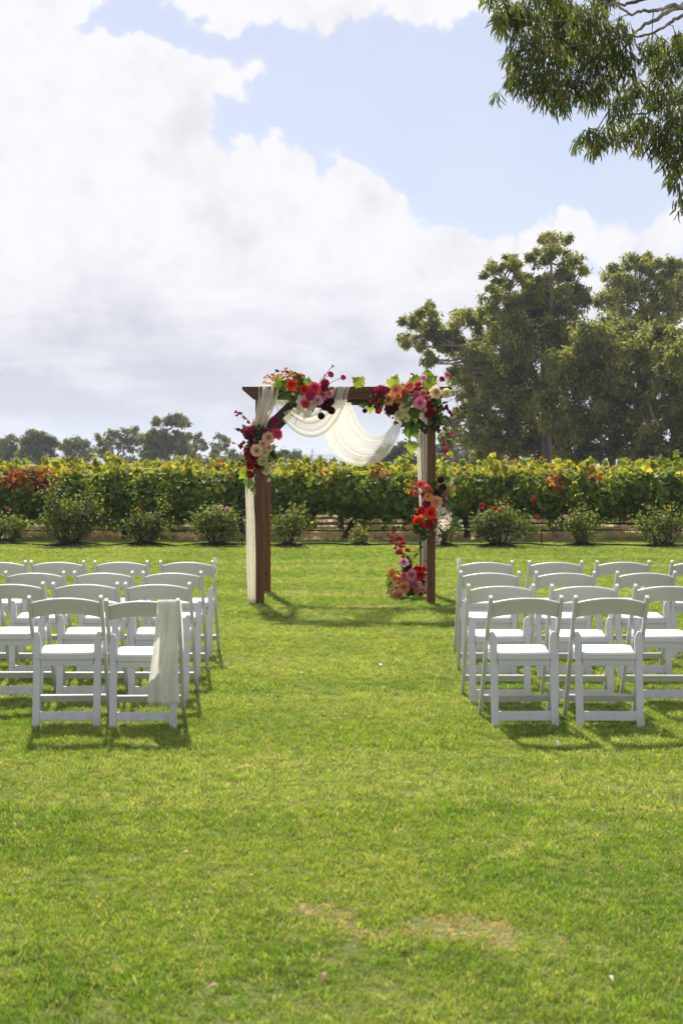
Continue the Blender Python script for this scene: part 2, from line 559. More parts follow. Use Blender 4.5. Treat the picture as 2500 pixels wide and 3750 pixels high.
def dry_material():
    m, t, out = mat_new('dry_grass_blade')
    g = nd(t, 'ShaderNodeNewGeometry'); oi = nd(t, 'ShaderNodeObjectInfo')
    big = noise(t, g.outputs['Position'], 0.6, 3, 0.5)
    c = mixc(t, oi.outputs['Random'], (0.50, 0.37, 0.21), (0.34, 0.26, 0.14))
    c = mixc(t, sstep(t, big, 0.45, 0.62), c, (0.20, 0.25, 0.075))
    p = principled(t, c, 0.7, 0.2)
    t.links.new(p.outputs[0], out.inputs[0])
    return m
M['dry'] = dry_material()
M['hill'] = plain('hill_scrub', (0.075, 0.095, 0.07), 0.95, 0.1, 0.4, 0.02)

# ---------------------------------------------------------------- ground and far land
def sheet(name, x0, x1, y0, y1, z, mat, nx=1, ny=1):
    mb = MB()
    mb.grid(lambda u, v: (x0 + (x1 - x0) * u, y0 + (y1 - y0) * v, z), nx, ny)
    return tag(mb.build(name, mat), kind='structure')
sheet('ground', -2900, 2900, -60, 4300, -0.012, M['field'], 4, 4)
sheet('lawn', -40, 40, -50, 28.95, 0.0, M['lawn'], 2, 2)

def hill(px0, px1, Y, hs, seed):
    mb = MB(); n = 60
    a = P(px0, 1700, Y).x; b = P(px1, 1700, Y).x
    def fn(u, v):
        x = a + (b - a) * u
        prof = hs * (0.62 + 0.24 * math.sin(u * 5.1 + seed) + 0.10 * math.sin(u * 13 + seed * 2) + 0.03 * math.sin(u * 41 + seed))
        prof *= min(1, u * 8, (1 - u) * 8)
        return (x, Y + (v - 0.5) * 500, max(0, prof) * math.sin(math.pi * v) - 0.5)
    mb.grid(fn, n, 10)
    return tag(mb.build('hills', M['hill'], smooth=True), kind='structure')
hill(-1500, 1150, 3500, 52, 0.4)
hill(500, 4200, 3750, 44, 2.2)

# ---------------------------------------------------------------- grass as instanced tufts
def tuft(name, blades, rad, hmin, hmax, w, mat, seed, lean=0.5):
    r = np.random.default_rng(seed)
    ang = r.uniform(0, 2 * np.pi, blades); rr = rad * np.sqrt(r.uniform(0, 1, blades))
    base = np.stack([rr * np.cos(ang), rr * np.sin(ang), np.zeros(blades)], 1)
    h = r.uniform(hmin, hmax, blades)
    la = r.uniform(0, 2 * np.pi, blades); ll = r.uniform(0.1, lean, blades) * h
    tip = base + np.stack([np.cos(la) * ll, np.sin(la) * ll, h], 1)
    mid = base + np.stack([np.cos(la) * ll * 0.3, np.sin(la) * ll * 0.3, h * 0.6], 1)
    wa = r.uniform(0, 2 * np.pi, blades)
    wv = np.stack([np.cos(wa), np.sin(wa), np.zeros(blades)], 1) * w * 0.5
    co = np.stack([base - wv, base + wv, mid + wv * 0.8, mid - wv * 0.8, tip], 1)
    f = np.array([(0, 1, 2), (0, 2, 3), (3, 2, 4)])[None] + (np.arange(blades) * 5)[:, None, None]
    me = npmesh(name, co, f.reshape(-1, 3))
    me.materials.append(mat)
    return bpy.data.objects.new(name, me)

def scatter(name, pts, scl, variants, label, cat, cols=None):
    n = len(pts)
    me = bpy.data.meshes.new(name)
    me.vertices.add(n); me.vertices.foreach_set('co', np.asarray(pts, np.float32).ravel())
    a = me.attributes.new('rot', 'FLOAT_VECTOR', 'POINT')
    rot = np.zeros((n, 3), np.float32); rot[:, 2] = rng.uniform(0, 6.28, n); rot[:, :2] = rng.normal(0, 0.12, (n, 2))
    a.data.foreach_set('vector', rot.ravel())
    s = me.attributes.new('scl', 'FLOAT', 'POINT'); s.data.foreach_set('value', np.asarray(scl, np.float32))
    if cols is not None:
        ca = me.attributes.new('gcol', 'FLOAT_COLOR', 'POINT')
        c4 = np.ones((n, 4), np.float32); c4[:, :3] = cols
        ca.data.foreach_set('color', c4.ravel())
    o = link(name, me)
    c = bpy.data.collections.new(name + '_tufts')
    for v in variants: c.objects.link(v)
    ng = bpy.data.node_groups.new(name + '_nodes', 'GeometryNodeTree')
    ng.interface.new_socket('Geometry', in_out='INPUT', socket_type='NodeSocketGeometry')
    ng.interface.new_socket('Geometry', in_out='OUTPUT', socket_type='NodeSocketGeometry')
    gi = ng.nodes.new('NodeGroupInput'); go = ng.nodes.new('NodeGroupOutput')
    ci = ng.nodes.new('GeometryNodeCollectionInfo')
    ci.inputs['Collection'].default_value = c
    ci.inputs['Separate Children'].default_value = True
    ci.inputs['Reset Children'].default_value = True
    ip = ng.nodes.new('GeometryNodeInstanceOnPoints')
    ip.inputs['Pick Instance'].default_value = True
    ra = ng.nodes.new('GeometryNodeInputNamedAttribute'); ra.data_type = 'FLOAT_VECTOR'; ra.inputs[0].default_value = 'rot'
    sa = ng.nodes.new('GeometryNodeInputNamedAttribute'); sa.data_type = 'FLOAT'; sa.inputs[0].default_value = 'scl'
    L = ng.links.new
    L(gi.outputs[0], ip.inputs['Points']); L(ci.outputs[0], ip.inputs['Instance'])
    L(ra.outputs['Attribute'], ip.inputs['Rotation']); L(sa.outputs['Attribute'], ip.inputs['Scale'])
    L(ip.outputs[0], go.inputs[0])
    md = o.modifiers.new('scatter', 'NODES'); md.node_group = ng
    return tag(o, label, cat, kind='stuff')

_tab = rng.random((256, 256))
def vn2(x, y):
    xi = np.floor(x).astype(int); yi = np.floor(y).astype(int); fx = x - xi; fy = y - yi
    fx = fx * fx * (3 - 2 * fx); fy = fy * fy * (3 - 2 * fy)
    a = _tab[xi % 256, yi % 256]; b_ = _tab[(xi + 1) % 256, yi % 256]; c_ = _tab[xi % 256, (yi + 1) % 256]; d_ = _tab[(xi + 1) % 256, (yi + 1) % 256]
    return (a * (1 - fx) + b_ * fx) * (1 - fy) + (c_ * (1 - fx) + d_ * fx) * fy
def fbm(x, y, f, o=3):
    v = 0; w = 0
    for k in range(o):
        v = v + vn2(x * f * 2 ** k + 17.3 * k, y * f * 2 ** k + 5.1 * k) * 0.6 ** k; w += 0.6 ** k
    return v / w
def ss(v, a, b_):
    q = np.clip((v - a) / (b_ - a), 0, 1); return (q * q * (3 - 2 * q))[:, None]
def turf_colour(x, y):
    lerp = lambda c, d, f: c * (1 - f) + np.array(d) * f
    n = len(x)
    c = lerp(np.array([[.160, .275, .030]]), (.235, .340, .042), ss(fbm(x, y, 2.6), .35, .65))
    c = lerp(c, (.110, .205, .022), ss(fbm(x + 9, y, 13.0), .42, .66) * .75)
    c = lerp(c, (.290, .365, .062), ss(fbm(x, y + 30, .45), .46, .66) * .6)
    c = lerp(c, (.370, .425, .125), ss(fbm(x * .16, y + 60, 1.5), .50, .68) * .6)
    c = lerp(c, (.360, .400, .110), ss(fbm(x + 70, y, 1.3), .56, .74) * .5)
    r_ = rng.random(n)
    c = lerp(c, (.150, .300, .018), (r_[:, None] < .22) * .6)
    c = lerp(c, (.075, .135, .018), ((r_ > .22) & (r_ < .38))[:, None] * .55)
    c = lerp(c, (.450, .430, .190), ((r_ > .90) * rng.uniform(.3, .9, n))[:, None])
    worn = np.full(n, 9.0)
    jx = (fbm(x, y, 9) - .5) * .32; jy = (fbm(x + 40, y, 9) - .5) * .32
    for (wx, wy, wr) in WORN: worn = np.minimum(worn, np.hypot(x + jx - wx, y + jy - wy) / wr)
    w = ss(worn, 1.3, .6) * (rng.random(n) < .88)[:, None]
    c = lerp(c, (.58, .44, .28), w * .95)
    c = c * np.array([1.0, 1.04, 1.25])
    return c * rng.uniform(.72, 1.28, (n, 1)), w[:, 0]
tufts = [tuft('tuft', 16, 0.030, 0.010, 0.027, 0.0036, M['blade'], 10 + i, 1.5) for i in range(7)]
pts = []; scl = []; gcols = []
for (y0, y1, dens, sc, marg) in ((3.3, 6.0, 2300, 0.85, 0.8), (6.0, 9.5, 1500, 0.95, 0.9), (9.5, 14.5, 900, 1.0, 1.0), (14.5, 21, 480, 1.15, 1.2), (21, 28.98, 260, 1.4, 1.5)):
    hw = y1 * 0.245 + marg
    n = int((y1 - y0) * 2 * hw * dens)
    y = rng.uniform(y0, y1, n); x = rng.uniform(-hw, hw, n)
    keep = np.abs(x) < y * 0.245 + marg
    x, y = x[keep], y[keep]
    s = sc * rng.uniform(0.65, 1.25, len(x)) * (0.75 + 0.5 * vnoise(np.stack([x, y, 0 * x], 1), 2.2))
    gc, wn = turf_colour(x, y)
    s = s * (1 - .55 * wn) * (0.65 + 0.7 * fbm(x, y, 7.0))
    gcols.append(gc)
    pts.append(np.stack([x, y, np.full(len(x), 0.0)], 1)); scl.append(s)
scatter('lawn_grass', np.concatenate(pts), np.concatenate(scl), tufts, 'short mown bright green turf of the lawn', 'grass', np.concatenate(gcols))

dtufts = [tuft('dry_tuft', 26, 0.10, 0.05, 0.20, 0.010, M['dry'], 40 + i, 1.2) for i in range(4)]
pts = []; scl = []
for (y0, y1, n, sc) in ((28.95, 29.5, 900, 0.55), (29.5, 31.2, 1700, 0.85), (32.0, 34.6, 1200, 0.9), (35, 52, 1800, 1.3)):
    x = rng.uniform(-y1 * 0.29, y1 * 0.29, n); y = rng.uniform(y0, y1, n)
    pts.append(np.stack([x, y, np.full(n, -0.01)], 1)); scl.append(sc * rng.uniform(0.4, 1.3, n) * (0.35 + 1.1 * vnoise(np.stack([x, y, 0 * x], 1), 1.1, 3)))
scatter('dry_grass', np.concatenate(pts), np.concatenate(scl), dtufts, 'straw coloured dry grass along the foot of the vines', 'grass')

# ---------------------------------------------------------------- trees
def blob_leaves(lobes, Y, depth, n_sub, n_leaf, leafL, leafW, seed, droop=0.7):
    """lobes: (px, py, rx, ry) in photograph pixels at distance Y; returns leaf centres, axes, normals, tone"""
    r = np.random.default_rng(seed)
    C = []; tone = []; cents = []; NN = []
    for (px, py, rx, ry) in lobes:
        yy = Y + r.uniform(-1, 1) * depth
        c = np.array(P(px, py, yy)); k = yy / FPX
        Rx, Rz = rx * k, ry * k; Ry = 0.85 * (Rx + Rz) / 2 + 0.2
        cents.append((c, Rx, Ry, Rz))
        m = max(3, int(n_sub * (rx * ry) / 6000.0))
        d = norm(r.normal(0, 1, (m, 3)) + np.array([0, 0, 0.3]))
        rad = r.uniform(0.35, 1.0, (m, 1)) ** 0.6
        sub = c + d * rad * np.array([Rx, Ry, Rz])
        sr = 0.31 * min(Rx, Rz) + 0.45 * leafL
        q = norm(r.normal(0, 1, (m, n_leaf, 3))) * (r.uniform(0, 1, (m, n_leaf, 1)) ** 0.5) * r.choice([1.0, 1.0, 1.0, 1.0, 1.3], (m, n_leaf, 1))
        pos = sub[:, None, :] + q * np.array([sr * 1.2, sr * 1.2, sr * 1.0]) * r.uniform(.6, 1.35, (m, 1, 1))
        C.append(pos.reshape(-1, 3))
        NN.append((q + np.array([0, 0, 0.5])).reshape(-1, 3))
        tone.append(np.repeat(r.uniform(0, 1, m), n_leaf))
    C = np.concatenate(C); NN = np.concatenate(NN); tone = np.concatenate(tone)
    n = len(C)
    A = r.normal(0, 0.6, (n, 3)) + np.array([0, 0, -droop])
    N = NN + r.normal(0, 0.6, (n, 3))
    L = leafL * r.uniform(0.6, 1.3, n); W = leafW * r.uniform(0.7, 1.3, n)
    return C, A, N, L, W, tone, cents

def gum_colours(tone, r, dark, mid, light):
    n = len(tone)
    j = np.clip(tone * 0.85 + r.uniform(-.12, 0.30, n), 0, 1)[:, None]
    d, m, l = (np.array(x) for x in (dark, mid, light))
    return np.where(j < 0.5, d + (m - d) * j * 2, m + (l - m) * (j - 0.5) * 2) * r.uniform(0.8, 1.2, (n, 1))

def gum_tree(lobes, trunks, Y, label, seed, depth=2.0, n_sub=26, n_leaf=40, leafL=0.42, leafW=0.13, cols=None, r0=0.35, group=None, name='gum_tree', bark_mat='gum_bark'):
    base = P(trunks[0][0][0], 1700, Y); base.z = 0
    root = empty(name, base)
    tag(root, label, 'tree', group)
    off = np.array(base)
    rs_ = np.random.default_rng(seed + 9)
    sat = []
    for (px, py, rx, ry) in lobes:
        for q in range(2):
            a = rs_.uniform(0, 6.28)
            sat.append((px + 0.95 * rx * math.cos(a), py + 0.95 * ry * math.sin(a), rx * rs_.uniform(.3, .5), ry * rs_.uniform(.35, .6)))
    lobes = lobes + sat
    C, A, N, L, W, tone, cents = blob_leaves(lobes, Y, depth, n_sub, n_leaf, leafL, leafW, seed)
    r = np.random.default_rng(seed + 1)
    cols = cols or ((0.072, 0.104, 0.030), (0.172, 0.204, 0.052), (0.345, 0.350, 0.092))
    me = leaf_mesh('crown', C - off, A, N, L, W, gum_colours(tone, r, *cols), LANCE)
    link('crown', me, M['gum_leaf'], root)
    k = Y / FPX
    stems = []
    for ti, tr in enumerate(trunks):
        mb = MB(); rt = r0 * (1.0 if ti == 0 else 0.62)
        yy = Y + r.uniform(-0.5, 0.5) * depth
        pp = [P(px, py, yy) for (px, py) in tr]
        if tr[0][1] >= 1690: pp[0].z = 0.0
        n = len(pp)
        # densify with a bit of wander
        dn = []
        for i in range(n - 1):
            for s in range(4):
                q = pp[i].lerp(pp[i + 1], s / 4) + Vector((r.normal(0, 4 * k), r.normal(0, 4 * k), 0)) * (1 if s else 0)
                dn.append(q)
        dn.append(pp[-1])
        mb.tube([Vector(p) - base for p in dn], [rt * (1 - i / len(dn)) ** 1.2 + 0.035 for i in range(len(dn))], 8)
        stems += dn[2:]
        mb.build('trunk', M[bark_mat], root, smooth=True)
    lb = MB()
    for (c, rx, ry, rz) in cents:
        c = Vector(c)
        s = min(stems, key=lambda p: (p - c).length + (2.0 if p.z > c.z else 0.0))
        mid = s.lerp(c, 0.5) + Vector((0, 0, 0.06 * (s - c).length)) + Vector(r.normal(0, 0.06, 3)) * (s - c).length
        rr = 0.035 + 0.014 * (s - c).length
        lb.tube([s - base, s.lerp(mid, 0.5) - base + Vector(r.normal(0, 0.04, 3)) * (s - c).length, mid - base, mid.lerp(c, 0.5) - base + Vector(r.normal(0, 0.04, 3)) * (s - c).length, c - base], [rr, rr * .85, rr * .7, rr * .5, rr * .3], 5)
        for q in range(4):
            e = c + Vector(np.clip(r.normal(0, 0.45, 3), -.8, .8) * np.array([rx, ry, rz]))
            lb.tube([mid.lerp(c, 0.5) - base, mid.lerp(e, 0.6) - base, e - base], [rr * .45, rr * .3, rr * .12], 4)
    lb.build('limbs', M[bark_mat], root, smooth=True)
    return root

def gl(L):     # crop of the grove (x 1.4255, origin 1400, 800) to photograph pixels
    return [(1400 + x / 1.4255, 800 + y / 1.4255, rx / 1.4255, ry / 1.4255) for (x, y, rx, ry) in L]
def gt(T):
    return [[(1400 + x / 1.4255, 800 + y / 1.4255) for (x, y) in t] for t in T]
gum_tree(gl([(895, 115, 62, 42), (815, 200, 50, 40), (1000, 235, 55, 55), (880, 190, 50, 40), (650, 232, 95, 30), (548, 262, 45, 28), (600, 340, 60, 25), (700, 330, 60, 40),
             (900, 340, 110, 60), (640, 440, 140, 60), (820, 420, 140, 80), (1010, 400, 80, 70), (245, 480, 50, 28), (150, 525, 50, 35), (115, 620, 36, 30),
             (260, 565, 85, 45), (410, 535, 85, 50), (190, 640, 45, 32), (330, 640, 60, 38), (560, 560, 150, 85), (710, 560, 170, 95), (900, 520, 140, 90),
             (470, 690, 85, 65), (620, 700, 170, 100), (800, 680, 150, 100), (240, 720, 35, 30), (520, 830, 120, 95), (690, 850, 150, 100), (450, 950, 95, 60),
             (600, 980, 150, 80), (410, 1060, 85, 45), (500, 1130, 110, 65), (650, 1110, 160, 80), (800, 1000, 140, 100), (520, 1220, 60, 40), (780, 1160, 110, 70),
             (970, 640, 110, 70), (420, 820, 70, 50), (620, 1215, 90, 60), (760, 1230, 90, 55), (880, 1180, 90, 80), (350, 1130, 60, 40), (900, 840, 100, 90), (880, 1250, 90, 50)]),
         gt([[(870, 1285), (850, 1000), (840, 700), (880, 400), (880, 180)], [(690, 1285), (660, 1000), (610, 830), (480, 700), (250, 600)], [(850, 1000), (760, 720), (680, 520), (640, 330)], [(980, 1285), (960, 1000), (940, 700), (960, 420)]]),
         86, 'tall spreading gum tree with a pointed open top, left edge of the big grove', 101, depth=2.4, n_sub=34, n_leaf=78, leafL=0.30, leafW=0.105)
gum_tree(gl([(1080, 620, 110, 75), (1240, 590, 150, 65), (950, 750, 95, 75), (1100, 750, 160, 95), (1300, 690, 140, 85), (1000, 860, 120, 80), (1160, 890, 140, 80),
             (1340, 840, 120, 90), (1100, 1000, 130, 70), (950, 1100, 120, 85), (1200, 1060, 110, 60), (1300, 980, 90, 60), (880, 960, 80, 60), (1120, 1130, 130, 60), (1000, 1220, 110, 60), (1180, 1215, 110, 60), (1310, 1150, 100, 70), (1330, 1240, 90, 50)]),
         gt([[(1310, 1290), (1340, 1050), (1330, 800), (1250, 640)], [(1200, 1290), (1190, 1080), (1100, 860), (1000, 760)], [(1080, 1290), (1060, 1130), (1000, 960)]]),
         80, 'broad drooping gum tree in front of the grove, lower than those behind', 102, depth=2.2, n_sub=34, n_leaf=78, leafL=0.30, leafW=0.105, r0=0.38)
gum_tree(gl([(1195, 280, 48, 50), (1330, 235, 100, 42), (1440, 265, 110, 55), (1250, 360, 105, 75), (1400, 380, 150, 85), (1530, 310, 80, 80), (1150, 430, 70, 45), (1300, 470, 115, 45),
             (1480, 490, 100, 55), (1600, 400, 100, 90), (1650, 280, 80, 60), (1140, 560, 70, 50), (1380, 560, 90, 50)]),
         gt([[(1390, 1290), (1400, 900), (1360, 600), (1330, 380)], [(1400, 900), (1480, 620), (1530, 420)], [(1500, 1290), (1530, 900), (1600, 560)]]),
         98, 'tall round topped gum tree rising behind the grove at the right', 103, depth=2.4, n_sub=34, n_leaf=78, leafL=0.30, leafW=0.105)
gum_tree(gl([(1500, 640, 90, 75), (1580, 740, 90, 110), (1480, 730, 75, 60), (1500, 900, 110, 95), (1440, 1010, 90, 75), (1570, 1040, 90, 90), (1400, 1130, 80, 55), (1660, 640, 100, 90),
             (1680, 860, 100, 110), (1680, 1050, 90, 80), (1460, 1220, 100, 60), (1580, 1200, 100, 70), (1380, 1250, 80, 45), (1690, 1200, 90, 80)]),
         gt([[(1500, 1290), (1540, 1080), (1560, 850), (1580, 700)], [(1450, 1290), (1420, 1100), (1400, 1000)], [(1620, 1290), (1640, 1000), (1660, 760)]]),
         76, 'dark leafy gum tree at the far right edge, nearest of the grove', 104, depth=2.0, n_sub=34, n_leaf=78, leafL=0.30, leafW=0.105, r0=0.36)

def fl(L):     # crop of the left skyline (x 1.742, origin 0, 1500)
    return [(x / 1.742, 1500 + y / 1.742, rx / 1.742, ry / 1.742) for (x, y, rx, ry) in L]
def ft(T):
    return [[(x / 1.742, 1500 + y / 1.742) for (x, y) in t] for t in T]
FARC = ((0.070, 0.095, 0.036), (0.135, 0.160, 0.055), (0.220, 0.230, 0.085))
def far_tree(L, T, Y, label, seed, **k):
    kw = dict(depth=1.6, n_sub=150, n_leaf=34, leafL=0.42, leafW=0.17, cols=FARC, r0=0.28, group='gum trees along the far paddock'); kw.update(k)
    return gum_tree(fl(L), ft(T), Y, label, seed, **kw)
far_tree([(15, 215, 50, 30), (90, 190, 32, 28), (30, 270, 60, 40), (90, 260, 40, 45), (-50, 250, 60, 50), (60, 320, 50, 25)], [[(50, 350), (40, 260), (20, 210)], [(75, 350), (85, 260), (90, 190)]], 200, 'grey green gum tree at the far left end of the skyline', 111)
far_tree([(240, 160, 55, 26), (180, 195, 45, 36), (310, 195, 48, 36), (235, 220, 80, 45), (170, 280, 45, 40), (290, 270, 65, 40), (345, 225, 28, 26), (230, 310, 60, 25)], [[(235, 350), (240, 260), (250, 180)], [(235, 300), (300, 230)]], 195, 'dense dark round crowned gum tree on the left skyline', 112, n_sub=180)
far_tree([(470, 205, 70, 24), (420, 240, 38, 34), (550, 220, 42, 28), (480, 260, 90, 45), (430, 310, 40, 24), (560, 285, 50, 40), (510, 320, 60, 20)], [[(490, 350), (480, 280), (470, 210)], [(490, 320), (545, 240)]], 215, 'low spreading gum tree next to the dense dark one', 113)
far_tree([(640, 190, 38, 26), (700, 165, 30, 22), (770, 150, 70, 26), (855, 135, 36, 22), (650, 250, 45, 40), (740, 215, 75, 34), (830, 200, 60, 30), (890, 175, 34, 32), (700, 290, 45, 30), (850, 260, 28, 24)],
         [[(745, 355), (770, 300), (820, 240), (870, 160)], [(745, 345), (720, 260), (650, 200)], [(755, 330), (770, 240), (765, 160)]], 205, 'open gum tree with forked bare limbs showing through its crown', 114, r0=0.34, bark_mat='gum_limb')
far_tree([(1000, 78, 44, 22), (1090, 62, 55, 28), (1165, 80, 38, 34), (1130, 32, 22, 14), (1010, 150, 70, 34), (930, 190, 42, 36), (1000, 210, 100, 50), (1110, 200, 80, 45), (950, 270, 60, 40), (1080, 270, 80, 40), (1170, 170, 40, 28), (1170, 250, 50, 40), (1010, 310, 80, 24)],
         [[(1015, 350), (1020, 260), (1050, 170), (1100, 100), (1140, 50)], [(1020, 270), (960, 180)], [(1030, 220), (1100, 210)]], 190, 'tallest gum tree of the left skyline, with a second tier of crown', 115, n_sub=160, r0=0.34)
far_tree([(1240, 180, 48, 22), (1290, 225, 34, 26), (1215, 230, 40, 28), (1230, 290, 40, 30), (1310, 240, 18, 14)], [[(1225, 350), (1230, 280), (1245, 190)], [(1228, 290), (1290, 230)]], 198, 'thin leaning gum tree to the right of the tallest one', 116, n_sub=120)
far_tree([(1395, 180, 40, 20), (1430, 205, 36, 24), (1370, 225, 28, 26), (1400, 250, 34, 22), (1365, 280, 22, 16)], [[(1385, 345), (1390, 280), (1400, 190)], [(1388, 300), (1430, 215)]], 210, 'small feathery gum tree standing alone left of the arch', 117, n_sub=110)
far_tree([(1460, 280, 34, 26), (1500, 310, 60, 36), (1580, 320, 60, 30), (1440, 320, 30, 20)], [[(1480, 350), (1480, 300)], [(1560, 350), (1560, 320)]], 230, 'low dark scrub tree behind the left post flowers', 118, name='scrub_tree')
SC = ((0.045, 0.068, 0.028), (0.085, 0.108, 0.040), (0.140, 0.155, 0.060))
def mid_tree(L, T, Y, label, seed, **k):
    kw = dict(depth=1.6, n_sub=150, n_leaf=26, leafL=0.5, leafW=0.22, cols=SC, r0=0.25, group='scrub trees beyond the arch', name='scrub_tree'); kw.update(k)
    return gum_tree(L, T, Y, label, seed, **kw)
mid_tree([(1060, 1662, 42, 18), (1030, 1682, 34, 18), (1085, 1682, 28, 18), (1060, 1685, 44, 18)], [[(1055, 1700), (1058, 1670)]], 190, 'dense round topped dark tree seen between the arch posts', 121)
mid_tree([(1400, 1655, 22, 16), (1445, 1640, 34, 16), (1425, 1675, 42, 22), (1475, 1660, 28, 24), (1380, 1690, 34, 14), (1500, 1680, 34, 22)], [[(1430, 1700), (1440, 1650)], [(1478, 1700), (1476, 1660)]], 170, 'dark thicket tree seen past the lower right of the chiffon swag', 122)
mid_tree([(1610, 1640, 30, 18), (1650, 1665, 40, 26), (1690, 1650, 40, 24), (1610, 1680, 40, 22), (1730, 1670, 50, 30), (1700, 1690, 50, 18), (1800, 1670, 60, 36)], [[(1640, 1700), (1645, 1660)], [(1710, 1700), (1700, 1660)]], 230, 'hazy grey green tree line just right of the arch', 123)
mid_tree([(1172, 1688, 10, 7), (1182, 1692, 8, 6)], [[(1175, 1700), (1175, 1690)]], 260, 'tiny distant tree on the horizon left of the hanging chiffon', 124)
mid_tree([(180, 1690, 60, 14), (250, 1692, 40, 10), (470, 1690, 50, 16), (560, 1692, 60, 12), (700, 1690, 60, 16), (780, 1690, 40, 18), (30, 1692, 50, 12), (860, 1690, 60, 18)], [[(200, 1700), (200, 1690)], [(700, 1700), (700, 1690)]], 290, 'long low scrub hedge along the left horizon under the gum trees', 125, leafL=0.7, leafW=0.35)

# far sheds and a pole
def shed(px, Y, w, label):
    b = P(px, 1700, Y); b.z = 0
    root = empty('farm_shed', b); tag(root, label, 'shed', 'white roofed farm sheds')
    mb = MB(); mb.box((0, 0, 0.9), (w, 3, 1.8)); mb.build('wall', M['shed_wall'], root)
    mb = MB(); mb.prism([(-w * .55, 1.8), (0, 2.15), (w * .55, 1.8), (w * .55, 1.72), (0, 2.05), (-w * .55, 1.72)], lambda u, v, s: (u, -1.7 if s else 1.7, v))
    mb.build('roof', M['white_roof'], root)
shed(1176, 170, 1.0, 'small white roofed shed on the horizon, left one of the pair')
shed(1196, 170, 0.8, 'small white roofed shed on the horizon, right one of the pair')
shed(1295, 180, 1.3, 'low white shed glimpsed just under the bottom of the chiffon swag')
b = P(1144, 1700, 200); b.z = 0
pr = empty('utility_pole', b); tag(pr, 'thin grey pole standing far off on the horizon inside the arch', 'pole')
mb = MB(); mb.tube([(0, 0, 0), (0, 0, 3.8)], [0.07, 0.045], 6); mb.build('shaft', M['pole'], pr)
mb = MB(); mb.box((0, 0, 3.3), (0.5, 0.08, 0.08)); mb.build('crossarm', M['pole'], pr)

# ---------------------------------------------------------------- vineyard
VROW = 29.7
def vine_colours(Pw, r, red=0.0):
    n = len(Pw)
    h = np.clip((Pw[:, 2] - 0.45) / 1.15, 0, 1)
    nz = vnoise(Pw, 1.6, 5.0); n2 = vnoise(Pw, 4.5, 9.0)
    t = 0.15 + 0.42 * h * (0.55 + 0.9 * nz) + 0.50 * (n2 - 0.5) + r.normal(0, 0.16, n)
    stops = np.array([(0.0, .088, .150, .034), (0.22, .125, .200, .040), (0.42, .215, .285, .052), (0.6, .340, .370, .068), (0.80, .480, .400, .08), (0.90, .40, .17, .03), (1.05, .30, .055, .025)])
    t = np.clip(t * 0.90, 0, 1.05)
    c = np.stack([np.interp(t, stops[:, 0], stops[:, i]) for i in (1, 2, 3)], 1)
    return c * r.uniform(0.75, 1.25, (n, 1))

def vine_leaves(seed, origin, n=4300, half=1.32, redspots=()):
    r = np.random.default_rng(seed)
    x = r.uniform(-half, half, n)
    th = r.uniform(0, 2 * np.pi, n)
    rad = r.uniform(0.30, 1.0, n) ** 0.45
    bumpy = 0.80 + 0.5 * vnoise(np.stack([x * 2 + seed, np.cos(th), np.sin(th)], 1), 1.5, seed * 0.37)
    cz = 0.98 + 0.05 * np.sin(x * 2.3 + seed) + 0.04 * np.sin(x * 5.7 + seed * 2)
    y = np.cos(th) * rad * 0.52 * bumpy
    z = cz + np.sin(th) * rad * np.where(np.sin(th) > 0, 0.42, 0.47) * bumpy
    # curtains hanging below and shoots above
    k = r.uniform(0, 1, n)
    low = (vnoise(np.stack([x * 3, x * 0, x * 0], 1), 1.3, seed) > 0.62) & (k < 0.10)
    z = np.where(low, r.uniform(0.22, 0.6, n), z)
    C = np.stack([x, y, z], 1)
    out = np.stack([0 * x, np.cos(th), np.sin(th)], 1)
    sh = []
    for s in range(16):
        sx_, sy_ = r.uniform(-half, half), r.uniform(-0.35, 0.35); hh = r.uniform(0.12, 0.34) if s % 5 else r.uniform(0.36, 0.62); lean = r.normal(0, 0.3, 2)
        m = 20 if s % 5 else 34
        q = np.linspace(0, 1, m)
        sh.append(np.stack([sx_ + lean[0] * q * hh + r.normal(0, 0.035, m), sy_ + lean[1] * q * hh + r.normal(0, 0.035, m), 1.20 + q * hh], 1))
    sh = np.concatenate(sh)
    C = np.concatenate([C, sh]); out = np.concatenate([out, norm(r.normal(0, 1, (len(sh), 3)))])
    n = len(C)
    N = out + r.normal(0, 0.55, (n, 3)) + np.array([0, -0.1, 0.35])
    A = r.normal(0, 0.7, (n, 3)) + np.array([0, 0, -0.75]) + 0.3 * out
    L = r.uniform(0.065, 0.135, n); W = L * r.uniform(0.85, 1.15, n)
    Pw = C + np.array(origin)
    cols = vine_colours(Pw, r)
    for (rx, rz, rr) in redspots:
        d = np.sqrt((Pw[:, 0] - rx) ** 2 + ((Pw[:, 2] - rz) * 1.0) ** 2) / rr + r.normal(0, 0.22, n)
        f = np.clip(1.25 - d, 0, 1)[:, None]
        tgt = np.where(r.uniform(0, 1, (n, 1)) < 0.5, np.array([[0.24, 0.045, 0.03]]), np.array([[0.36, 0.15, 0.05]]))
        cols = cols * (1 - f) + tgt * f
    return C, A, N, L, W, cols

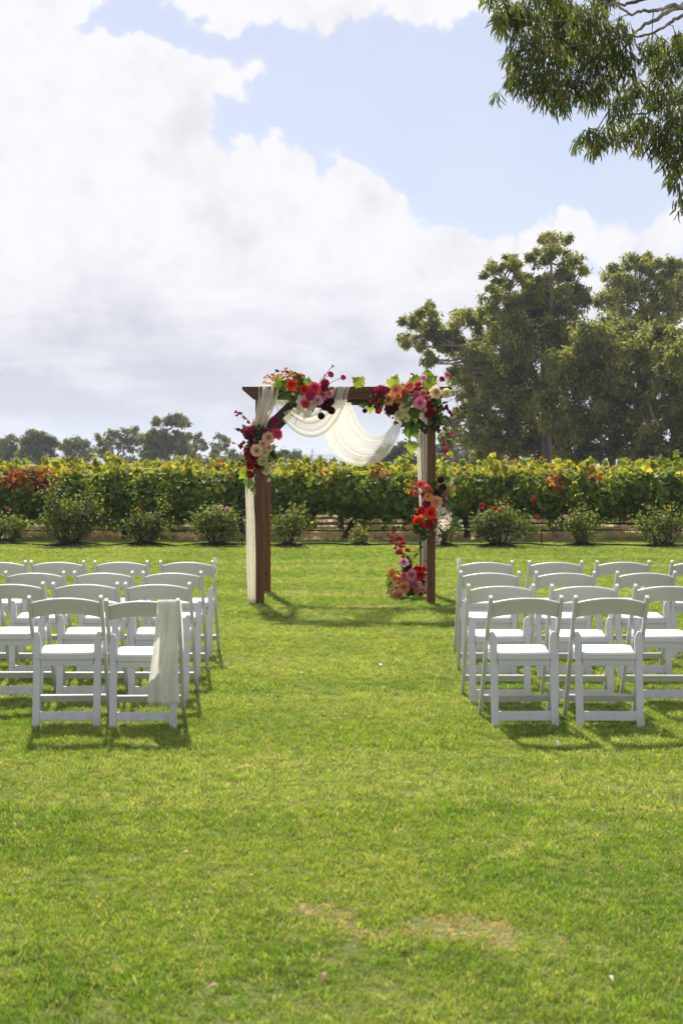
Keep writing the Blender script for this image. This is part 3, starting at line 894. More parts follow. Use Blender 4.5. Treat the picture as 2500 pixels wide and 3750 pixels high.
def vine_trunk(seed, fork=True, lean=0.0):
    r = np.random.default_rng(seed)
    mb = MB()
    pts = [Vector((-lean, 0, -0.02))]
    for i in range(1, 7):
        q = i / 6
        pts.append(Vector((-lean * (1 - q) ** 1.5 + r.normal(0, 0.018), r.normal(0, 0.02), 0.62 * q)))
    mb.tube(pts, [0.095, 0.07, 0.062, 0.066, 0.06, 0.064, 0.055], 9)
    top = pts[-1]
    for s in (-1, 1):
        arm = [top]
        for i in range(1, 7):
            arm.append(top + Vector((s * i * 0.19, r.normal(0, 0.03), 0.10 * math.sin(i * 0.5) + r.normal(0, 0.02) + 0.05 * i)))
        mb.tube(arm, [0.05, 0.045, 0.04, 0.036, 0.032, 0.026, 0.018], 7)
        for i in range(1, 7):
            tip = arm[i] + Vector((r.normal(0, 0.15), r.normal(0, 0.25), r.uniform(0.3, 0.65)))
            mb.tube([arm[i], arm[i].lerp(tip, 0.5) + Vector(r.normal(0, 0.03, 3)), tip], [0.010, 0.007, 0.004], 4)
    return mb

def vine(x, y, seed, label, group, meshes=None, redspots=(), lean=0.0):
    root = empty('grape_vine', (x, y, 0))
    tag(root, label, 'grape vine', group)
    if meshes is None:
        me = leaf_mesh('foliage', *vine_leaves(seed, (x, y, 0), redspots=redspots)[:5], vine_leaves(seed, (x, y, 0), redspots=redspots)[5], LOBED)
        me2 = vine_trunk(seed, lean=lean).mesh('trunk', smooth=True)
    else:
        me, me2 = meshes
    link('foliage', me, M['vine_leaf'], root)
    link('trunk', me2, M['vine_bark'], root)
    return root

vx = [-372, 52, 462, 878, 1301, 1706, 2130, 2545, 2960]
vlab = ['vine of the front row cut by the left edge of the picture',
        'front row grape vine with orange and red leaves behind the leftmost rose bushes',
        'front row grape vine with yellow green leaves behind the second rose bush',
        'front row grape vine with dark trunk just left of the arch',
        'front row grape vine with leaning trunk framed by the arch',
        'front row grape vine behind the right arch post with thick split trunk',
        'front row grape vine with orange leaves behind the thin rose bush at right',
        'front row grape vine at the right edge of the picture',
        'front row grape vine just past the right edge of the picture']
rs = [(P(130, 1730, VROW).x - 0.35, 1.33, 0.22), (P(165, 1760, VROW).x, 1.22, 0.34), (P(60, 1730, VROW).x, 1.35, 0.30)]
for i, px in enumerate(vx):
    x = P(px, 1700, VROW).x
    red = rs if i in (0, 1) else ([(P(2020, 1770, VROW).x, 1.2, 0.2), (P(2180, 1740, VROW).x, 1.35, 0.2)] if i in (5, 6) else ([(P(1390, 1720, VROW).x, 1.45, .2)] if i == 4 else ()))
    vine(x, VROW, 300 + i, vlab[i], 'grape vines in the front row', redspots=red, lean=(0.22 if i == 4 else random.uniform(-0.1, 0.1)))
protos = []
for v in range(5):
    C, A, N, L, W, c = vine_leaves(400 + v, (v * 7.3, 40, 0.12), n=2300)
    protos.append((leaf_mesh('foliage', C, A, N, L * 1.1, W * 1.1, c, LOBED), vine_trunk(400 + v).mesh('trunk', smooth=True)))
rows = [32.9, 36.1, 39.3, 42.5, 46.0, 50.0, 55.0, 61.0]
names = ['second', 'third', 'fourth', 'fifth', 'sixth', 'seventh', 'eighth', 'ninth']
ords = ['first', 'second', 'third', 'fourth', 'fifth', 'sixth', 'seventh', 'eighth', 'ninth', 'tenth', 'eleventh', 'twelfth']
massC = []
for k, Y in enumerate(rows):
    hw = Y * 0.24 + 1.1
    n = int(2 * hw / 2.33)
    for i in range(n):
        x = -hw + (i + 0.5) * 2 * hw / n + random.uniform(-.12, .12)
        if k < 4:
            o = vine(x, Y + random.uniform(-.08, .08), 0, 'grape vine in the %s row back from the lawn, %s from the left' % (names[k], ords[i]), 'grape vines in the rows behind the front row', meshes=protos[(i * 3 + k * 2) % 5])
            o.scale = (1.08, random.choice((-1, 1)), random.uniform(0.93, 1.03))
        else:
            massC.append((x, Y))
mm = [vine_leaves(600 + i, (x, y, 0.1), n=1300) for i, (x, y) in enumerate(massC)]
Cm = np.concatenate([m[0] * np.array([1.1, 1, 0.98]) + np.array([x, y, 0]) for m, (x, y) in zip(mm, massC)])
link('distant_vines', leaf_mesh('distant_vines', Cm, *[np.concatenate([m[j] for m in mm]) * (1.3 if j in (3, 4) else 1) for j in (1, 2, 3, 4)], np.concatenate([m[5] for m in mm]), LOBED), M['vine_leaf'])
tag(bpy.data.objects['distant_vines'], 'autumn coloured tops of the farther vine rows merging into one band', 'grape vines', kind='stuff')
for k, Y in enumerate([VROW] + rows[:5]):
    for j, z in enumerate((0.19, 0.34)):
        hw = Y * 0.25 + 2.0
        mb = MB()
        m = 26
        rr = 0.013 if j == 0 else 0.008
        mb.tube([(-hw + 2 * hw * i / m, Y - 0.09 - 0.01 * j, z + (0.012 * math.sin(i * 1.3 + k) if j == 0 else 0)) for i in range(m + 1)], rr, 6)
        o = mb.build('irrigation_pipe' if j == 0 else 'trellis_wire', M['pipe'])
        nm = (['front'] + names)[k]
        tag(o, ('black irrigation pipe strung along the %s vine row' if j == 0 else 'thin trellis wire above the pipe of the %s vine row') % nm, 'pipe' if j == 0 else 'wire', 'irrigation pipes of the vineyard' if j == 0 else 'trellis wires of the vineyard')

# ---------------------------------------------------------------- flowers: shared meshes facing +Z, diameter about 1
def petal_grid(L, W, el0, el1, r0, z0, az, cup, nu=3, tip=0.0, blunt=0.55):
    vs = []
    rr, zz = r0, z0
    for i in range(nu + 1):
        u = i / nu
        e = R(el0 + (el1 - el0) * u)
        if i: rr += L / nu * math.cos(e); zz += L / nu * math.sin(e)
        w = W * (math.sin(math.pi * min(1, 0.12 + u * blunt + 0.0)) if u < 1 else 0.45 + tip)
        for v in (-1, 0, 1):
            t = v * w * 0.5
            lift = cup * abs(v) * w
            x = rr - lift * math.sin(e) * 0.8; z = zz + lift * math.cos(e)
            vs.append((x * math.cos(az) - t * math.sin(az), x * math.sin(az) + t * math.cos(az), z))
    fs = []
    for i in range(nu):
        for j in range(2):
            a = i * 3 + j
            fs.append((a, a + 1, a + 4, a + 3))
    return vs, fs

def flower(name, rings, seed, jitter=6):
    r = random.Random(seed)
    V, Fc, Cc = [], [], []
    for (n, L, W, e0, e1, r0, z0, cup, shade) in rings:
        off = r.uniform(0, 6.28)
        for k in range(n):
            a = off + 2 * math.pi * (k + r.uniform(-.16, .16)) / n
            j = r.uniform(-jitter, jitter)
            vs, fs = petal_grid(L * r.uniform(.9, 1.1), W * r.uniform(.9, 1.12), e0 + j, e1 + j, r0, z0 + r.uniform(-.01, .01), a, cup)
            o = len(V); V += vs; Fc += [tuple(o + q for q in f) for f in fs]
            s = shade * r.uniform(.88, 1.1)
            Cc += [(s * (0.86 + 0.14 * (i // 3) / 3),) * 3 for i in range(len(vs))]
    return npmesh(name, V, Fc, Cc, smooth=True)

def pompon(name, n, seed, core=0.30, L=0.24, W=0.2, el=0.25):
    r = np.random.default_rng(seed)
    i = np.arange(n) + 0.5
    ph = np.arccos(1 - 1.75 * i / n); th = np.pi * (1 + 5 ** .5) * i
    d = np.stack([np.cos(th) * np.sin(ph), np.sin(th) * np.sin(ph), np.cos(ph)], 1)
    tang = norm(np.array([[0, 0, -1.0]]) + d * d[:, 2:3] + 1e-4)
    C = d * core
    A = d + tang * el + r.normal(0, .1, d.shape)
    N = np.cross(np.cross(d, tang), d) * -1 + d * 0.3
    co, f, k = leaf_arrays(C, A, N, np.full(n, L), np.full(n, W), LANCE3)
    cols = np.repeat(r.uniform(.75, 1.12, n), k)[:, None] * np.ones((1, 3))
    # core ball
    bm = bmesh.new(); bmesh.ops.create_icosphere(bm, subdivisions=1, radius=core * 1.15)
    cv = np.array([v.co[:] for v in bm.verts]); cf = np.array([[v.index for v in f_.verts] for f_ in bm.faces]); bm.free()
    f = np.concatenate([f, cf + len(co)]); co = np.concatenate([co, cv]); cols = np.concatenate([cols, np.full((len(cv), 3), .55)])
    return npmesh(name, co, f, cols)

FM = {}
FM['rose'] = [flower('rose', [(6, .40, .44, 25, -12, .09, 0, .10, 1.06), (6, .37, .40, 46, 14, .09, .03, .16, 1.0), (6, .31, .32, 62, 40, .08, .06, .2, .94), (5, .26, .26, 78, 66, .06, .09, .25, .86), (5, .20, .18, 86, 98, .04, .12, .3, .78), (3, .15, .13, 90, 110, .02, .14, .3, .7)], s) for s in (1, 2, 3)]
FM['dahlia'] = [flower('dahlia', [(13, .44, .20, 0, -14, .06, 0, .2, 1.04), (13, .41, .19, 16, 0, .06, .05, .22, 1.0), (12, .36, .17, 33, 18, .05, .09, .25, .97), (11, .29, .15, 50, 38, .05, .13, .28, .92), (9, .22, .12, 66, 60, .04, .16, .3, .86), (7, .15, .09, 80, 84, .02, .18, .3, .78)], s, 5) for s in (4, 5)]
FM['ball'] = [pompon('ball_dahlia', 110, 6), pompon('ball_dahlia', 110, 7)]
FM['mum'] = [pompon('chrysanthemum', 130, 8, .22, .32, .14, .5)]
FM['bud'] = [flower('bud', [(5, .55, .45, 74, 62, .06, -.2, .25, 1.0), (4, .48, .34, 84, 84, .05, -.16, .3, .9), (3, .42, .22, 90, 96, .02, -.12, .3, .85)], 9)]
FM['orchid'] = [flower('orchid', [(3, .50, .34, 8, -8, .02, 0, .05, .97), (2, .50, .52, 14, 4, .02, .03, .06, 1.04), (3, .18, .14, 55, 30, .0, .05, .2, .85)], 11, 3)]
FM['floret'] = [flower('floret', [(3, .48, .52, 42, 20, .03, 0, .18, 1.0), (3, .40, .42, 62, 50, .02, .02, .2, .9), (3, .2, .1, 85, 85, .0, .05, .1, 1.3)], 12, 12), flower('floret', [(4, .46, .44, 30, 8, .03, 0, .15, 1.0), (3, .36, .34, 60, 50, .02, .02, .2, .88)], 13, 14)]

def lobed_leaf(name, spiky=True):
    """plane-tree leaf lying in XY, base at origin, tip at +Y, size about 1"""
    half = [(0.0, 0.0), (0.10, -0.06), (0.30, -0.02), (0.26, 0.10), (0.50, 0.16), (0.40, 0.26), (0.54, 0.44), (0.36, 0.44), (0.30, 0.50), (0.30, 0.66), (0.18, 0.66), (0.10, 0.84), (0.0, 1.0)]
    if not spiky:
        half = [(0.0, 0.0), (0.14, 0.04), (0.26, 0.18), (0.31, 0.36), (0.28, 0.54), (0.19, 0.74), (0.08, 0.90), (0.0, 1.0)]
    V = []
    for (x, y) in half:
        for s in (-1, 0, 1):
            xx = s * x
            V.append((xx, y, 0.20 * abs(xx) - 0.28 * (y - 0.35) ** 2 + 0.05 * math.sin(6 * y + 3 * xx)))
    F = []
    for i in range(len(half) - 1):
        for j in range(2):
            a = i * 3 + j
            F.append((a, a + 1, a + 4, a + 3))
    cols = [(0.9 if (i % 3 == 1) else random.uniform(.9, 1.08),) * 3 for i in range(len(V))]
    me = npmesh(name, V, F, cols, smooth=True)
    return me
FM['leaf'] = [lobed_leaf('leaf')]
FM['oval'] = [lobed_leaf('leaf', False)]

def amb(h, k=1.5, cap=0.86):
    return tuple(min(cap, c * k) for c in hexc(h))
FC = dict(crimson=(.52, .012, .075), deepred=(.34, .008, .022), maroon=(.085, .008, .022), burg=(.30, .018, .065), magenta=amb('A62A5E', 1.4), pink=amb('D27B8E', 1.5),
          lpink=amb('DDA0B0', 1.45), mauve=amb('AE5C76', 1.5), peach=(.86, .46, .22), apricot=(.86, .45, .16), blush=(.86, .60, .42), cream=(.84, .78, .46),
          white=(.86, .82, .72), orange=(.86, .44, .04), redor=amb('D23A18', 1.5), coral=amb('D0665A', 1.5), tan=amb('C48850', 1.5), purple=amb('5A1038', 1.2),
          red=amb('B01020', 1.4), brown=amb('7A4A24', 1.3), pinkred=amb('B83A50', 1.5),
          lg=(0.28, 0.38, 0.05), g=(0.11, 0.19, 0.035), dg=(0.028, 0.060, 0.016), gg=(0.12, 0.16, 0.06), yl=(0.42, 0.30, 0.05), wg=(0.5, 0.52, 0.36), rg=(0.30, 0.17, 0.08))
FTYPE = dict(rose='rose', dahlia='dahlia', ball='ball_dahlia', mum='chrysanthemum', bud='bud', orchid='orchid', floret='bougainvillea_floret', leaf='leaf', oval='leaf')

class Arr:
    def __init__(self, name, label, base, sc, ox, oy, Y, centre, seed):
        self.root = empty(name, base); tag(self.root, label, 'flower arrangement', 'flower arrangements on the arch')
        self.base = Vector(base); self.sc, self.ox, self.oy, self.Y = sc, ox, oy, Y
        self.c = centre; self.r = random.Random(seed); self.stems = MB()
    def px(self, x, y):
        return self.ox + x / self.sc, self.oy + y / self.sc
    def pt(self, x, y, dy=0.0):
        a, b = self.px(x, y)
        return P(a, b, self.Y + dy)
    def add(self, kind, col, x, y, d, dy=None, tilt=None):
        r = self.r
        dx, dz = x - self.c[0], self.c[1] - y
        l = math.hypot(dx, dz) / self.c[2]
        if dy is None:
            dy = -0.10 + 0.14 * min(1.4, l) + r.uniform(-.025, .025)
        p = self.pt(x, y, dy)
        size = d / self.sc * self.Y / FPX
        me = r.choice(FM[kind])
        o = link(FTYPE[kind], me, M['bract'] if kind in ('leaf', 'oval') else M['petal'], self.root)
        if kind in ('leaf', 'oval'):
            ang = math.atan2(dz, dx) if tilt is None else tilt
            up = Vector((math.cos(ang), 0, math.sin(ang)))
            nrm = Vector((r.uniform(-.35, .35), -1, r.uniform(-.1, .5))).normalized()
            up = (up - nrm * up.dot(nrm)).normalized()
            sd = up.cross(nrm)
            m = Matrix((sd, up, nrm)).transposed()
            o.rotation_euler = m.to_euler()
            p = p - up * size * 0.5
            o.scale = (size, size, size)
        else:
            k = min(1.0, l) * 0.75
            nrm = Vector((dx / (math.hypot(dx, dz) + 1e-6) * k + r.uniform(-.2, .2), -1.0, dz / (math.hypot(dx, dz) + 1e-6) * k + r.uniform(-.12, .3)))
            if kind == 'bud':
                nrm = Vector((dx, -0.35 * self.c[2], dz + 0.25 * self.c[2]))
            o.rotation_euler = nrm.to_track_quat('Z', 'Y').to_euler()
            o.rotation_euler.rotate_axis('Z', r.uniform(0, 6.28))
            s = size * (1.13 if kind not in ('bud',) else 1.12)
            o.scale = (s, s, s * (0.85 if kind in ('rose', 'dahlia') else 1))
        o.location = p - self.base
        c = FC[col]; v = r.uniform(.85, 1.15)
        o.color = (min(1, c[0] * v), min(1, c[1] * v * r.uniform(.93, 1.07)), min(1, c[2] * v), 1)
        return o
    def many(self, kind, col, pts):
        for (x, y, d) in pts: self.add(kind, col, x, y, d)
    def stem(self, pts, rad=0.003):
        q = [self.pt(*p) - self.base for p in pts]
        mb = MB(); mb.tube(q, rad, 5); mb.build('stem', M['stem'], self.root)
    def filler(self, blobs, n, cols=('dg', 'g'), size=0.055, depth=0.10, dy=0.06):
        r = np.random.default_rng(self.r.randint(0, 9999))
        C, cc = [], []
        for (x, y, rx, ry) in blobs:
            c = np.array(self.pt(x, y, dy)); k = self.Y / FPX / self.sc
            q = norm(r.normal(0, 1, (n, 3))) * (r.uniform(0, 1, (n, 1)) ** .4)
            C.append(c + q * np.array([rx * k, depth, ry * k]))
            cc.append(np.array([FC[cols[i]] for i in r.integers(0, len(cols), n)]) * r.uniform(.7, 1.4, (n, 1)))
        C = np.concatenate(C) - np.array(self.base); cc = np.concatenate(cc)
        m = len(C)
        A = r.normal(0, 1, (m, 3)); N = r.normal(0, .7, (m, 3)) + np.array([0, -.8, .4])
        L = size * r.uniform(.6, 1.4, m)
        link('foliage', leaf_mesh('foliage', C, A, N, L, L * .5, cc, LANCE3), M['leaf'], self.root)

# ---------------------------------------------------------------- arch
AX0, AX1, AY0, AY1 = -0.914, 1.004, 15.95, 17.40
AW = 0.092
ZT, ZB = 2.434, 2.290
arch = empty('wedding_arch', ((AX0 + AX1) / 2, (AY0 + AY1) / 2, 0))
tag(arch, 'stained timber wedding arch on four square posts standing on the lawn', 'arch')
ab = Vector(arch.location)
def beam_obj(name, size, loc, mat, along='Z', rot=None, bev=0.004):
    """timber modelled upright along local Z, then turned, so the grain follows its length"""
    mb = MB(); mb.box((0, 0, 0), size)
    o = mb.build(name, mat, arch, bevel=bev)
    o.location = Vector(loc) - ab
    if rot: o.rotation_euler = rot
    return o
for (x, y, m) in ((AX0, AY0, 'timber'), (AX1, AY0, 'timber'), (AX0, AY1, 'timber'), (AX1, AY1, 'timber')):
    beam_obj('post', (AW, AW, ZB + 0.02), (x, y, (ZB - 0.02) / 2), M[m])
for (y, yo) in ((AY0, 0), (AY1, 0)):
    xl = P(888, 1440, AY0).x; xr = P(1652, 1440, AY0).x
    hh = (ZT - ZB); ln = (xr - xl) / 2
    mb = MB()
    out = [(-hh / 2, -ln), (-hh / 2, -ln), (hh / 2, -ln)]
    # upright along local Z; local X becomes height: top edge at +X, long edge with a mitred lower corner
    out = [(hh / 2, -ln), (hh / 2, ln), (hh / 2 - 0.035, ln), (-hh / 2, ln - 0.125), (-hh / 2, -ln + 0.125), (hh / 2 - 0.035, -ln)]
    mb.prism(out, lambda u, v, s: (u, 0.045 if s else -0.045, v))
    o = mb.build('beam', M['timber'], arch, bevel=0.004)
    o.location = Vector(((xl + xr) / 2, y, (ZT + ZB) / 2 + 0.002)) - ab
    o.rotation_euler = (0, -math.pi / 2, 0)
for x in (AX0, AX1):
    beam_obj('side_rail', (0.085, 0.12, AY1 - AY0 - 0.1), (x, (AY0 + AY1) / 2, ZB + 0.075), M['timber'], rot=(math.pi / 2, 0, 0))
for y in (AY0, AY1):
    for (x, s) in ((AX0, 1), (AX1, -1)):
        p0 = Vector((x + s * (AW / 2 - 0.01), y, 1.93)); p1 = Vector((x + s * 0.40, y, ZB - 0.004))
        d = p1 - p0
        o = beam_obj('brace', (0.088, 0.06, d.length), (p0 + p1) / 2, M['timber_dark'])
        o.rotation_euler = (0, math.atan2(d.x, d.z), 0)
        for q in (.12, .9):
            mb = MB(); mb.tube([(0, -.033, 0), (0, -.026, 0)], .011, 8); bo = mb.build('bolt', M['metal'], o); bo.location = (0, 0, (q - .5) * d.length)

# ---------------------------------------------------------------- chiffon
drape = empty('chiffon_drape', (AX0 - 0.1, AY0 - 0.05, 0))
tag(drape, 'ivory chiffon cloth draped over the arch in two swags with hanging ends', 'drape')
db = Vector(drape.location)
def ribbon(name, path, mat, folds, amp, parent=drape, base=db, nu=60, nv=40, seed=0, fray=0.0):
    """path: (px, py, width_px, Y) stations of a hanging band of cloth"""
    r = random.Random(seed)
    ph = [r.uniform(0, 6.28) for _ in range(4)]
    st = []
    for (px, py, w, Y) in path:
        st.append((P(px, py, Y), w * Y / FPX))
    n = len(st) - 1
    def cr(a, b, c, d, t):
        return 0.5 * ((2 * b) + (c - a) * t + (2 * a - 5 * b + 4 * c - d) * t * t + (3 * b - a - 3 * c + d) * t ** 3)
    def fn(u, v):
        f = u * n; i = min(int(f), n - 1); t = f - i
        g = lambda k: st[max(0, min(n, k))]
        p = cr(g(i - 1)[0], g(i)[0], g(i + 1)[0], g(i + 2)[0], t)
        w = cr(g(i - 1)[1], g(i)[1], g(i + 1)[1], g(i + 2)[1], t)
        s = v - 0.5
        rip = amp * (math.sin(2 * math.pi * folds * v + ph[0] + 0.8 * math.sin(u * 3 + ph[1])) + 0.5 * math.sin(2 * math.pi * folds * 1.7 * v + ph[2] + u))
        wob = 0.012 * math.sin(7 * u + ph[3]) * (1 if u > .1 else u * 10)
        z = p.z + (fray * math.sin(40 * v) * u ** 8)
        return Vector((p.x + s * w + wob, p.y + rip, z)) - base
    mb = MB(); mb.grid(fn, nu, nv)
    return mb.build(name, mat, parent, smooth=True)
# left end: over the front beam, down past the flowers, along the outside of the post to the grass
ribbon('hanging_panel', [(985, 1414, 74, AY0 - 0.056), (978, 1460, 70, AY0 - 0.075), (966, 1510, 60, AY0 - 0.085), (948, 1580, 44, AY0 - 0.05), (925, 1680, 36, AY0 + 0.0), (917, 1790, 30, AY0 + 0.02), (919, 1900, 32, AY0 + 0.03), (918, 2010, 34, AY0 + 0.03), (919, 2120, 36, AY0 + 0.035), (920, 2190, 32, AY0 + 0.02), (924, 2207, 40, AY0 - 0.03)], M['chiffon'], 2.6, 0.022, seed=1, fray=0.012)
ribbon('hanging_panel', [(985, 1413.5, 74, AY0 - 0.056), (988, 1413, 74, AY0 - 0.02), (992, 1413, 70, AY0 + 0.05), (1003, 1440, 62, AY0 + 0.075), (1016, 1470, 52, AY0 + 0.09)], M['chiffon'], 5, 0.004, seed=1, nu=20)
# right end: from the back beam down in front of the back post
ribbon('hanging_panel', [(1542, 1470, 60, AY1 - 0.07), (1550, 1560, 48, AY1 - 0.09), (1550, 1680, 46, AY1 - 0.09), (1551, 1820, 42, AY1 - 0.08), (1555, 1960, 34, AY1 - 0.08), (1556, 2080, 26, AY1 - 0.08), (1558, 2165, 22, AY1 - 0.08)], M['chiffon'], 3.2, 0.022, seed=3)

def swag(name, top, low, mat, folds, amp, depth, seed, nu=70, nv=90):
    """top and low: cubic control points (px, py, Y) of the upper and lower edges of the swag"""
    r = random.Random(seed); ph = [r.uniform(0, 6.28) for _ in range(5)]
    T = [P(a, b, c) for (a, b, c) in top]; Lw = [P(a, b, c) for (a, b, c) in low]
    def bz(c, t):
        s = 1 - t
        return c[0] * s ** 3 + c[1] * 3 * s * s * t + c[2] * 3 * s * t * t + c[3] * t ** 3
    def fn(u, v):
        vv = v + 0.05 * math.sin(2 * math.pi * v * 2 + ph[0]) * math.sin(math.pi * v)
        c = [T[k].lerp(Lw[k], vv) for k in range(4)]
        p = bz(c, u)
        f = 2 * math.pi * folds * v
        loc = 0.35 + 0.65 * (0.5 + 0.5 * math.sin(9.1 * v + ph[4] + 1.2 * u))
        rip = loc * (math.sin(f + ph[1] + 0.9 * math.sin(3 * u + 4 * v)) + 0.35 * math.sin(f * 1.83 + ph[2] + 2.2 * u))
        env = 0.30 + 0.70 * math.cos(math.pi * u) ** 2
        dz = amp * 0.5 * loc * math.cos(f + ph[1] + 0.9 * math.sin(3 * u + 4 * v))
        return Vector((p.x, p.y + amp * rip * (0.25 + 0.9 * env) - depth * math.sin(math.pi * u) * (v - 0.3), p.z + dz * (0.2 + .8 * env))) - db
    mb = MB(); mb.grid(fn, nu, nv)
    return mb.build(name, mat, drape, smooth=True)
def rc(x, y): return 820 + x / 1.742, 1300 + y / 1.742
def q4(pts, ys): return [(*rc(x, y), Y) for (x, y), Y in zip(pts, ys)]
swag('swag', q4([(392, 270), (440, 372), (610, 430), (668, 205)], [AY0 + .09, AY0 + .02, AY0 - .02, AY0 - .056]),
     q4([(305, 268), (400, 560), (690, 700), (802, 205)], [AY0 + .09, AY0 + .10, AY0 + .02, AY0 - .056]), M['chiffon_thin'], 4.3, 0.013, 0.10, 5)
swag('swag', q4([(800, 262), (850, 545), (1030, 590), (1092, 405)], [AY0 + .08, AY0 + .3, AY0 + .7, AY1 - .06]),
     q4([(740, 262), (395, 610), (1030, 985), (1135, 430)], [AY0 + .08, AY0 + .3, AY0 + .5, AY1 - .06]), M['chiffon_thin'], 4.6, 0.015, 0.05, 8)
swag('swag', q4([(1092, 405), (1110, 360), (1130, 320), (1150, 290)], [AY1 - .06] * 4), q4([(1135, 430), (1160, 390), (1190, 340), (1225, 290)], [AY1 - .06] * 4), M['chiffon'], 6, 0.008, 0.0, 9, 12, 50)
swag('swag', q4([(668, 204.5), (672, 203), (690, 203), (800, 262)], [AY0 - .056, AY0 - .02, AY0 + .05, AY0 + .08]), q4([(802, 204.5), (800, 203), (790, 203), (740, 262)], [AY0 - .056, AY0 - .02, AY0 + .05, AY0 + .08]), M['chiffon'], 5, 0.003, 0.0, 10, 14, 50)

# ---------------------------------------------------------------- arrangement on the left post
A = Arr('flower_arrangement', 'tall cluster of crimson dahlias, blush roses and cream dahlias on the left post', (AX0, AY0 - 0.1, 1.75), 3.267, 820, 1300, AY0 - 0.09, (420, 1120, 260), 1)
A.filler([(420, 900, 90, 60), (400, 1010, 110, 80), (430, 1150, 150, 120), (420, 1300, 140, 110), (560, 1180, 60, 110), (300, 1150, 60, 120)], 130)
A.many('floret', 'crimson', [(150, 688, 48), (182, 700, 44), (208, 706, 46), (158, 728, 46), (236, 748, 40), (256, 770, 44)])
A.stem([(330, 860, 0.02), (300, 790, -0.02), (235, 725, -0.03), (160, 700, -0.03)])
A.many('oval', 'g', [(290, 800, 62), (245, 862, 90)])
A.add('leaf', 'rg', 372, 815, 120, tilt=1.9); A.add('leaf', 'rg', 440, 905, 130, tilt=-1.2)
A.add('mum', 'burg', 300, 930, 150); A.add('mum', 'burg', 355, 905, 120)
A.many('floret', 'purple', [(190, 900, 56), (225, 925, 60), (165, 890, 44), (235, 895, 50), (300, 990, 70), (330, 1025, 70), (275, 985, 60), (345, 990, 60)])
A.stem([(300, 980, 0.02), (200, 920, 0), (115, 882, -.02)])
A.add('ball', 'magenta', 608, 787, 108); A.stem([(540, 950, .03), (560, 880, 0), (600, 800, 0)])
A.add('mum', 'magenta', 522, 915, 84); A.add('dahlia', 'pinkred', 632, 947, 138)
A.add('rose', 'blush', 530, 992, 146); A.add('rose', 'blush', 467, 1068, 104); A.add('rose', 'blush', 540, 1115, 96); A.add('rose', 'blush', 393, 1142, 142)
A.add('dahlia', 'cream', 488, 1168, 104); A.add('dahlia', 'cream', 463, 1266, 122); A.add('ball', 'cream', 508, 1376, 108); A.add('rose', 'cream', 548, 1312, 66)
for (x, y, d) in [(350, 1228, 136), (312, 1312, 108), (402, 1332, 76), (312, 1426, 106), (280, 1182, 88)]: A.add('rose', 'deepred', x, y, d)
A.many('floret', 'deepred', [(330, 1085, 70), (300, 1130, 60), (225, 1072, 60), (210, 1102, 55), (245, 1050, 55), (266, 1130, 55), (190, 1085, 44), (320, 1060, 55)])
A.add('bud', 'peach', 120, 1055, 62); A.stem([(300, 1100, .02), (200, 1080, -.02), (135, 1062, -.03)])
A.many('floret', 'purple', [(225, 1262, 46), (200, 1298, 44), (186, 1322, 36), (240, 1308, 42), (215, 1330, 34)])
for (x, y, d) in [(610, 1165, 58), (655, 1155, 56), (605, 1345, 52), (533, 1478, 80), (627, 1615, 76)]: A.add('bud', 'cream', x, y, d)
A.stem([(560, 1180, .03), (600, 1190, 0), (640, 1160, 0)]); A.stem([(520, 1400, .03), (560, 1450, 0), (620, 1600, 0)]); A.stem([(500, 1380, .04), (540, 1470, 0)])
A.many('floret', 'yl', [(592, 1080, 34)])
for (c, x, y, d, t) in [('lg', 235, 1385, 150, 3.6), ('lg', 225, 1440, 140, 3.9), ('g', 290, 1555, 150, -1.9), ('gg', 378, 1630, 130, -1.4), ('g', 452, 1405, 110, -1.2), ('lg', 548, 1232, 96, -.3), ('gg', 366, 1400, 80, -1.7), ('g', 590, 1110, 70, .2), ('lg', 600, 1250, 60, -.6)]:
    A.add('leaf' if d > 85 else 'oval', c, x, y, d, tilt=t)

# ---------------------------------------------------------------- arrangement on the top left of the beam
B = Arr('flower_arrangement', 'beam cluster with orange bougainvillea, red orange roses, white orchids and dark ball dahlias', (-0.45, AY0 - 0.1, 2.3), 3.267, 820, 1300, AY0 - 0.13, (1000, 480, 280), 2)
B.filler([(900, 430, 150, 90), (1050, 450, 140, 110), (900, 300, 90, 50), (1180, 450, 110, 90), (1030, 560, 130, 70)], 110)
rr = random.Random(5)
for (x, y) in [(482, 330), (490, 272), (520, 250), (545, 262), (520, 335), (552, 340), (575, 300), (560, 280), (600, 305), (590, 275), (610, 250), (640, 245), (660, 240), (690, 240), (712, 205), (745, 170), (745, 235), (725, 265), (700, 280), (770, 270), (780, 215), (805, 205), (830, 230), (830, 270), (850, 300), (862, 250), (880, 280), (905, 245), (930, 240), (945, 275), (935, 305), (900, 310), (870, 320), (800, 245), (655, 262), (630, 275)]:
    B.add('floret', 'orange', x, y, rr.uniform(38, 62) if x > 660 else rr.uniform(30, 44))
B.stem([(900, 380, .03), (760, 270, 0), (640, 250, 0), (520, 270, 0), (480, 320, 0)]); B.stem([(880, 360, .03), (800, 220, 0), (640, 185, 0), (570, 240, 0)])
B.many('oval', 'dg', [(632, 188, 60), (575, 235, 46), (752, 200, 60), (850, 215, 56), (930, 265, 80), (950, 330, 100), (915, 330, 80)])
for (c, x, y, d, t) in [('lg', 645, 305, 130, 2.5), ('lg', 630, 350, 150, 3.1), ('g', 735, 325, 130, 2.8), ('g', 735, 490, 190, 3.5), ('lg', 1005, 305, 130, 1.4), ('g', 705, 400, 110, 3.3), ('g', 880, 510, 150, -2.2), ('g', 820, 560, 110, -2.0), ('lg', 880, 365, 60, 1)]:
    B.add('leaf', c, x, y, d, tilt=t)
B.add('rose', 'redor', 812, 362, 142); B.add('rose', 'redor', 965, 420, 130)
